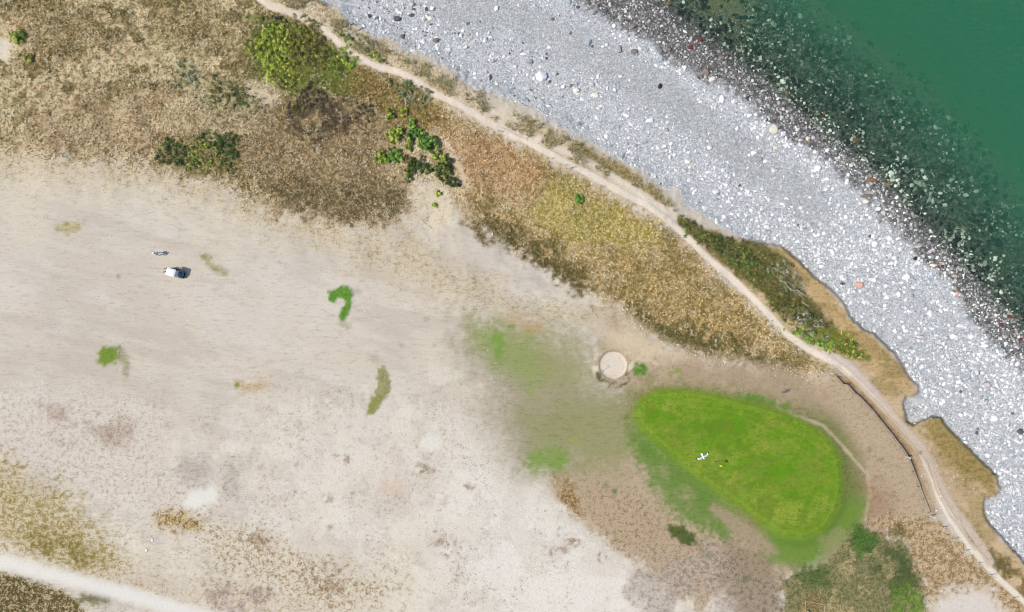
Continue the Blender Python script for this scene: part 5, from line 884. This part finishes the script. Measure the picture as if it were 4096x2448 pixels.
# ------------------------------------------------------------------ skinned figures
def skin(name, V, E, rad, mat, parent, sub=1, rootv=0):
    me = bpy.data.meshes.new(name); me.from_pydata(V, E, []); o = bpy.data.objects.new(name, me); COL.objects.link(o)
    m_ = o.modifiers.new('skin', 'SKIN'); m_.use_smooth_shade = True
    for i, r_ in enumerate(rad): me.skin_vertices[0].data[i].radius = (r_, r_) if not isinstance(r_, tuple) else r_
    me.skin_vertices[0].data[rootv].use_root = True
    s_ = o.modifiers.new('sub', 'SUBSURF'); s_.levels = sub; s_.render_levels = sub
    dg = bpy.context.evaluated_depsgraph_get(); dg.update(); nm = bpy.data.meshes.new_from_object(o.evaluated_get(dg)); o.modifiers.clear(); o.data = nm; nm.materials.clear(); nm.materials.append(mat)
    if parent is not None: o.parent = parent
    return o
def person():
    p = at(641, 1016); root = empty('person', p, R(200), 'person in white top, cap and shoes, grey trousers, mid stride above the buggy', 'person')
    M_SK = pmat('skin', (206, 160, 132), .6, .3, amp=.05); M_SH = pmat('white_shirt', (255, 255, 255), .8, .2, amp=.06); M_TR = pmat('grey_trousers', (232, 232, 236), .85, .1, amp=.1); M_HR = pmat('hair', (120, 100, 80), .8, .2)
    V = [(0, 0, .95), (.03, 0, 1.12), (.07, 0, 1.36), (.09, 0, 1.48), (.12, 0, 1.6), (.13, 0, 1.72),
         (.02, .1, .9), (.16, .11, .52), (.22, .13, .12), (.34, .13, .05), (.0, -.1, .9), (-.08, -.12, .52), (-.26, -.13, .15), (-.16, -.13, .05),
         (.08, .17, 1.42), (-.04, .27, 1.16), (.1, .30, .95), (.14, .31, .87), (.08, -.17, 1.42), (.14, -.27, 1.16), (.34, -.25, 1.02), (.42, -.24, .98)]
    E = [(0, 1), (1, 2), (2, 3), (3, 4), (4, 5), (0, 6), (6, 7), (7, 8), (8, 9), (0, 10), (10, 11), (11, 12), (12, 13), (2, 14), (14, 15), (15, 16), (16, 17), (2, 18), (18, 19), (19, 20), (20, 21)]
    rad = [(.14, .11), (.13, .1), (.15, .11), .055, (.085, .095), (.07, .08), .08, .055, .042, .035, .08, .055, .042, .035, .055, .042, .034, .03, .055, .042, .034, .03]
    for base, dr in ((17, Vector((.12, .03, -.6))), (21, Vector((.6, .05, -.12)))):
        b0 = Vector(V[base]); dn = dr.normalized(); sd_ = Vector((0, 1, 0)); up = dn.cross(sd_)
        for k_ in range(5):
            o_ = sd_ * (-.033 + .017 * k_); ln = (.05, .062, .07, .066, .052)[k_]; i0 = len(V)
            if k_ == 0: V += [tuple(b0 + o_ * .9 + dn * .01), tuple(b0 + o_ * 1.5 + dn * .05)]
            else: V += [tuple(b0 + o_ + dn * .03), tuple(b0 + o_ + dn * (.04 + ln) + up * .02)]
            E += [(base, i0), (i0, i0 + 1)]; rad += [.01, .008]
    body = skin('body', V, E, rad, M_SK, root)
    for s_ in (.035, -.035):
        bm = bmesh.new(); bmesh.ops.create_uvsphere(bm, u_segments=8, v_segments=6, radius=.012, matrix=Matrix.Translation((.215, s_, 1.64))); bobj('eye', bm, M_HR, root)
    bm = bmesh.new(); add_tube(bm, [(.205, 0, 1.645), (.235, 0, 1.61), (.212, 0, 1.6)], [.008, .016, .012], 6); bobj('nose', bm, M_SK, root)
    skin('shirt', [V[0], V[1], V[2], (.085, 0, 1.45), V[14], V[15], V[16], V[18], V[19], V[20]], [(0, 1), (1, 2), (2, 3), (2, 4), (4, 5), (5, 6), (2, 7), (7, 8), (8, 9)], [(.19, .17), (.19, .17), (.25, .2), .12, .12, .09, .06, .12, .09, .06], M_SH, root)
    skin('trousers', [(0, 0, .98), V[6], V[7], V[8], V[10], V[11], V[12]], [(0, 1), (1, 2), (2, 3), (0, 4), (4, 5), (5, 6)], [(.16, .13), .1, .078, .065, .1, .078, .065], M_TR, root)
    for a, b_ in ((8, 9), (12, 13)): skin('shoe', [(V[a][0] - .03, V[a][1], .05), V[b_]], [(0, 1)], [.07, .06], M_SH, root)
    bm = bmesh.new(); bmesh.ops.create_uvsphere(bm, u_segments=16, v_segments=10, radius=.13, matrix=Matrix.Translation((.125, 0, 1.715)) @ Matrix.Diagonal((1.05, .95, .75, 1))); add_box(bm, (.25, 0, 1.71), (.12, .15, .015), None, .006); bobj('cap', bm, M_SH, root, True)
    o = p + Matrix.Rotation(R(200), 3, 'Z') @ Vector((.42, -.24, .93)); cl = empty('golf_club', o, R(200), 'golf club held by the walking person', 'golf club'); bm = bmesh.new(); add_tube(bm, [(0, 0, .12), (.3, .02, -.86)], .009, 6); bobj('shaft', bm, pmat('steel', (190, 192, 196), .3, .5, metal=.8), cl)
    bm = bmesh.new(); add_box(bm, (.33, .05, -.88), (.05, .11, .05), None, .012); bobj('club_head', bm, pmat('steel', (190, 192, 196), .3, .5, metal=.8), cl)
person()
# ------------------------------------------------------------------ gull gliding high over the green
def gull():
    zg = 27.0; c = wp(2812, 1827, zg); hd = math.atan2(-.894, .447); root = empty('gull', c, hd, 'white gull with black wing tips gliding over the putting green', 'bird')
    root.scale = (1.12,) * 3; M_G, nt, b = nodes('gull_plumage'); a = N(nt, 'ShaderNodeAttribute', attribute_name='col'); nt.links.new(a.outputs['Color'], b.inputs['Base Color']); b.inputs['Roughness'].default_value = .7
    V, F, CL = [], [], []
    prof = [(-.36, .10, .012), (-.27, .085, .02), (-.18, .06, .035), (-.05, .085, .06), (.06, .09, .065), (.14, .065, .05), (.19, .055, .045), (.235, .055, .042), (.265, .02, .02), (.30, .006, .006)]; n = 12
    for x_, w_, h_ in prof:
        for k_ in range(n): t = 2 * math.pi * k_ / n; V.append((x_, w_ * math.cos(t), h_ * math.sin(t))); CL.append(alb((250, 250, 250), .8) if x_ < .29 else alb((230, 180, 60)))
    for i in range(len(prof) - 1):
        for k_ in range(n): F.append((i * n + k_, i * n + (k_ + 1) % n, (i + 1) * n + (k_ + 1) % n, (i + 1) * n + k_))
    for sd_ in (1, -1):     # wing stations: span y, leading x, trailing x, height
        stn = [(.03, .12, -.12, .03), (.16, .16, -.10, .05), (.30, .18, -.07, .06), (.42, .15, -.09, .05), (.54, .06, -.15, .03), (.62, -.04, -.20, .01), (.72, -.16, -.25, 0.0)]; b0 = len(V)
        for j, (y_, xl, xt, zz) in enumerate(stn):
            th = .018 * (1 - j / 8); cc = alb((20, 22, 26)) if j >= 5 else (alb((250, 250, 250), .8) if j > 3 else alb((214, 220, 230)))
            for (x_, z_) in ((xl, zz), ((xl * .6 + xt * .4), zz + th), (xt, zz), ((xl * .6 + xt * .4), zz - th * .5)): V.append((x_, sd_ * y_, z_)); CL.append(cc)
        for j in range(len(stn) - 1):
            for k_ in range(4):
                q = (b0 + j * 4 + k_, b0 + j * 4 + (k_ + 1) % 4, b0 + (j + 1) * 4 + (k_ + 1) % 4, b0 + (j + 1) * 4 + k_); F.append(q if sd_ > 0 else q[::-1])
    npmesh('body', V, F, M_G, np.array(CL), smooth=True, parent=root)
gull()
print('objects', len(bpy.data.objects))
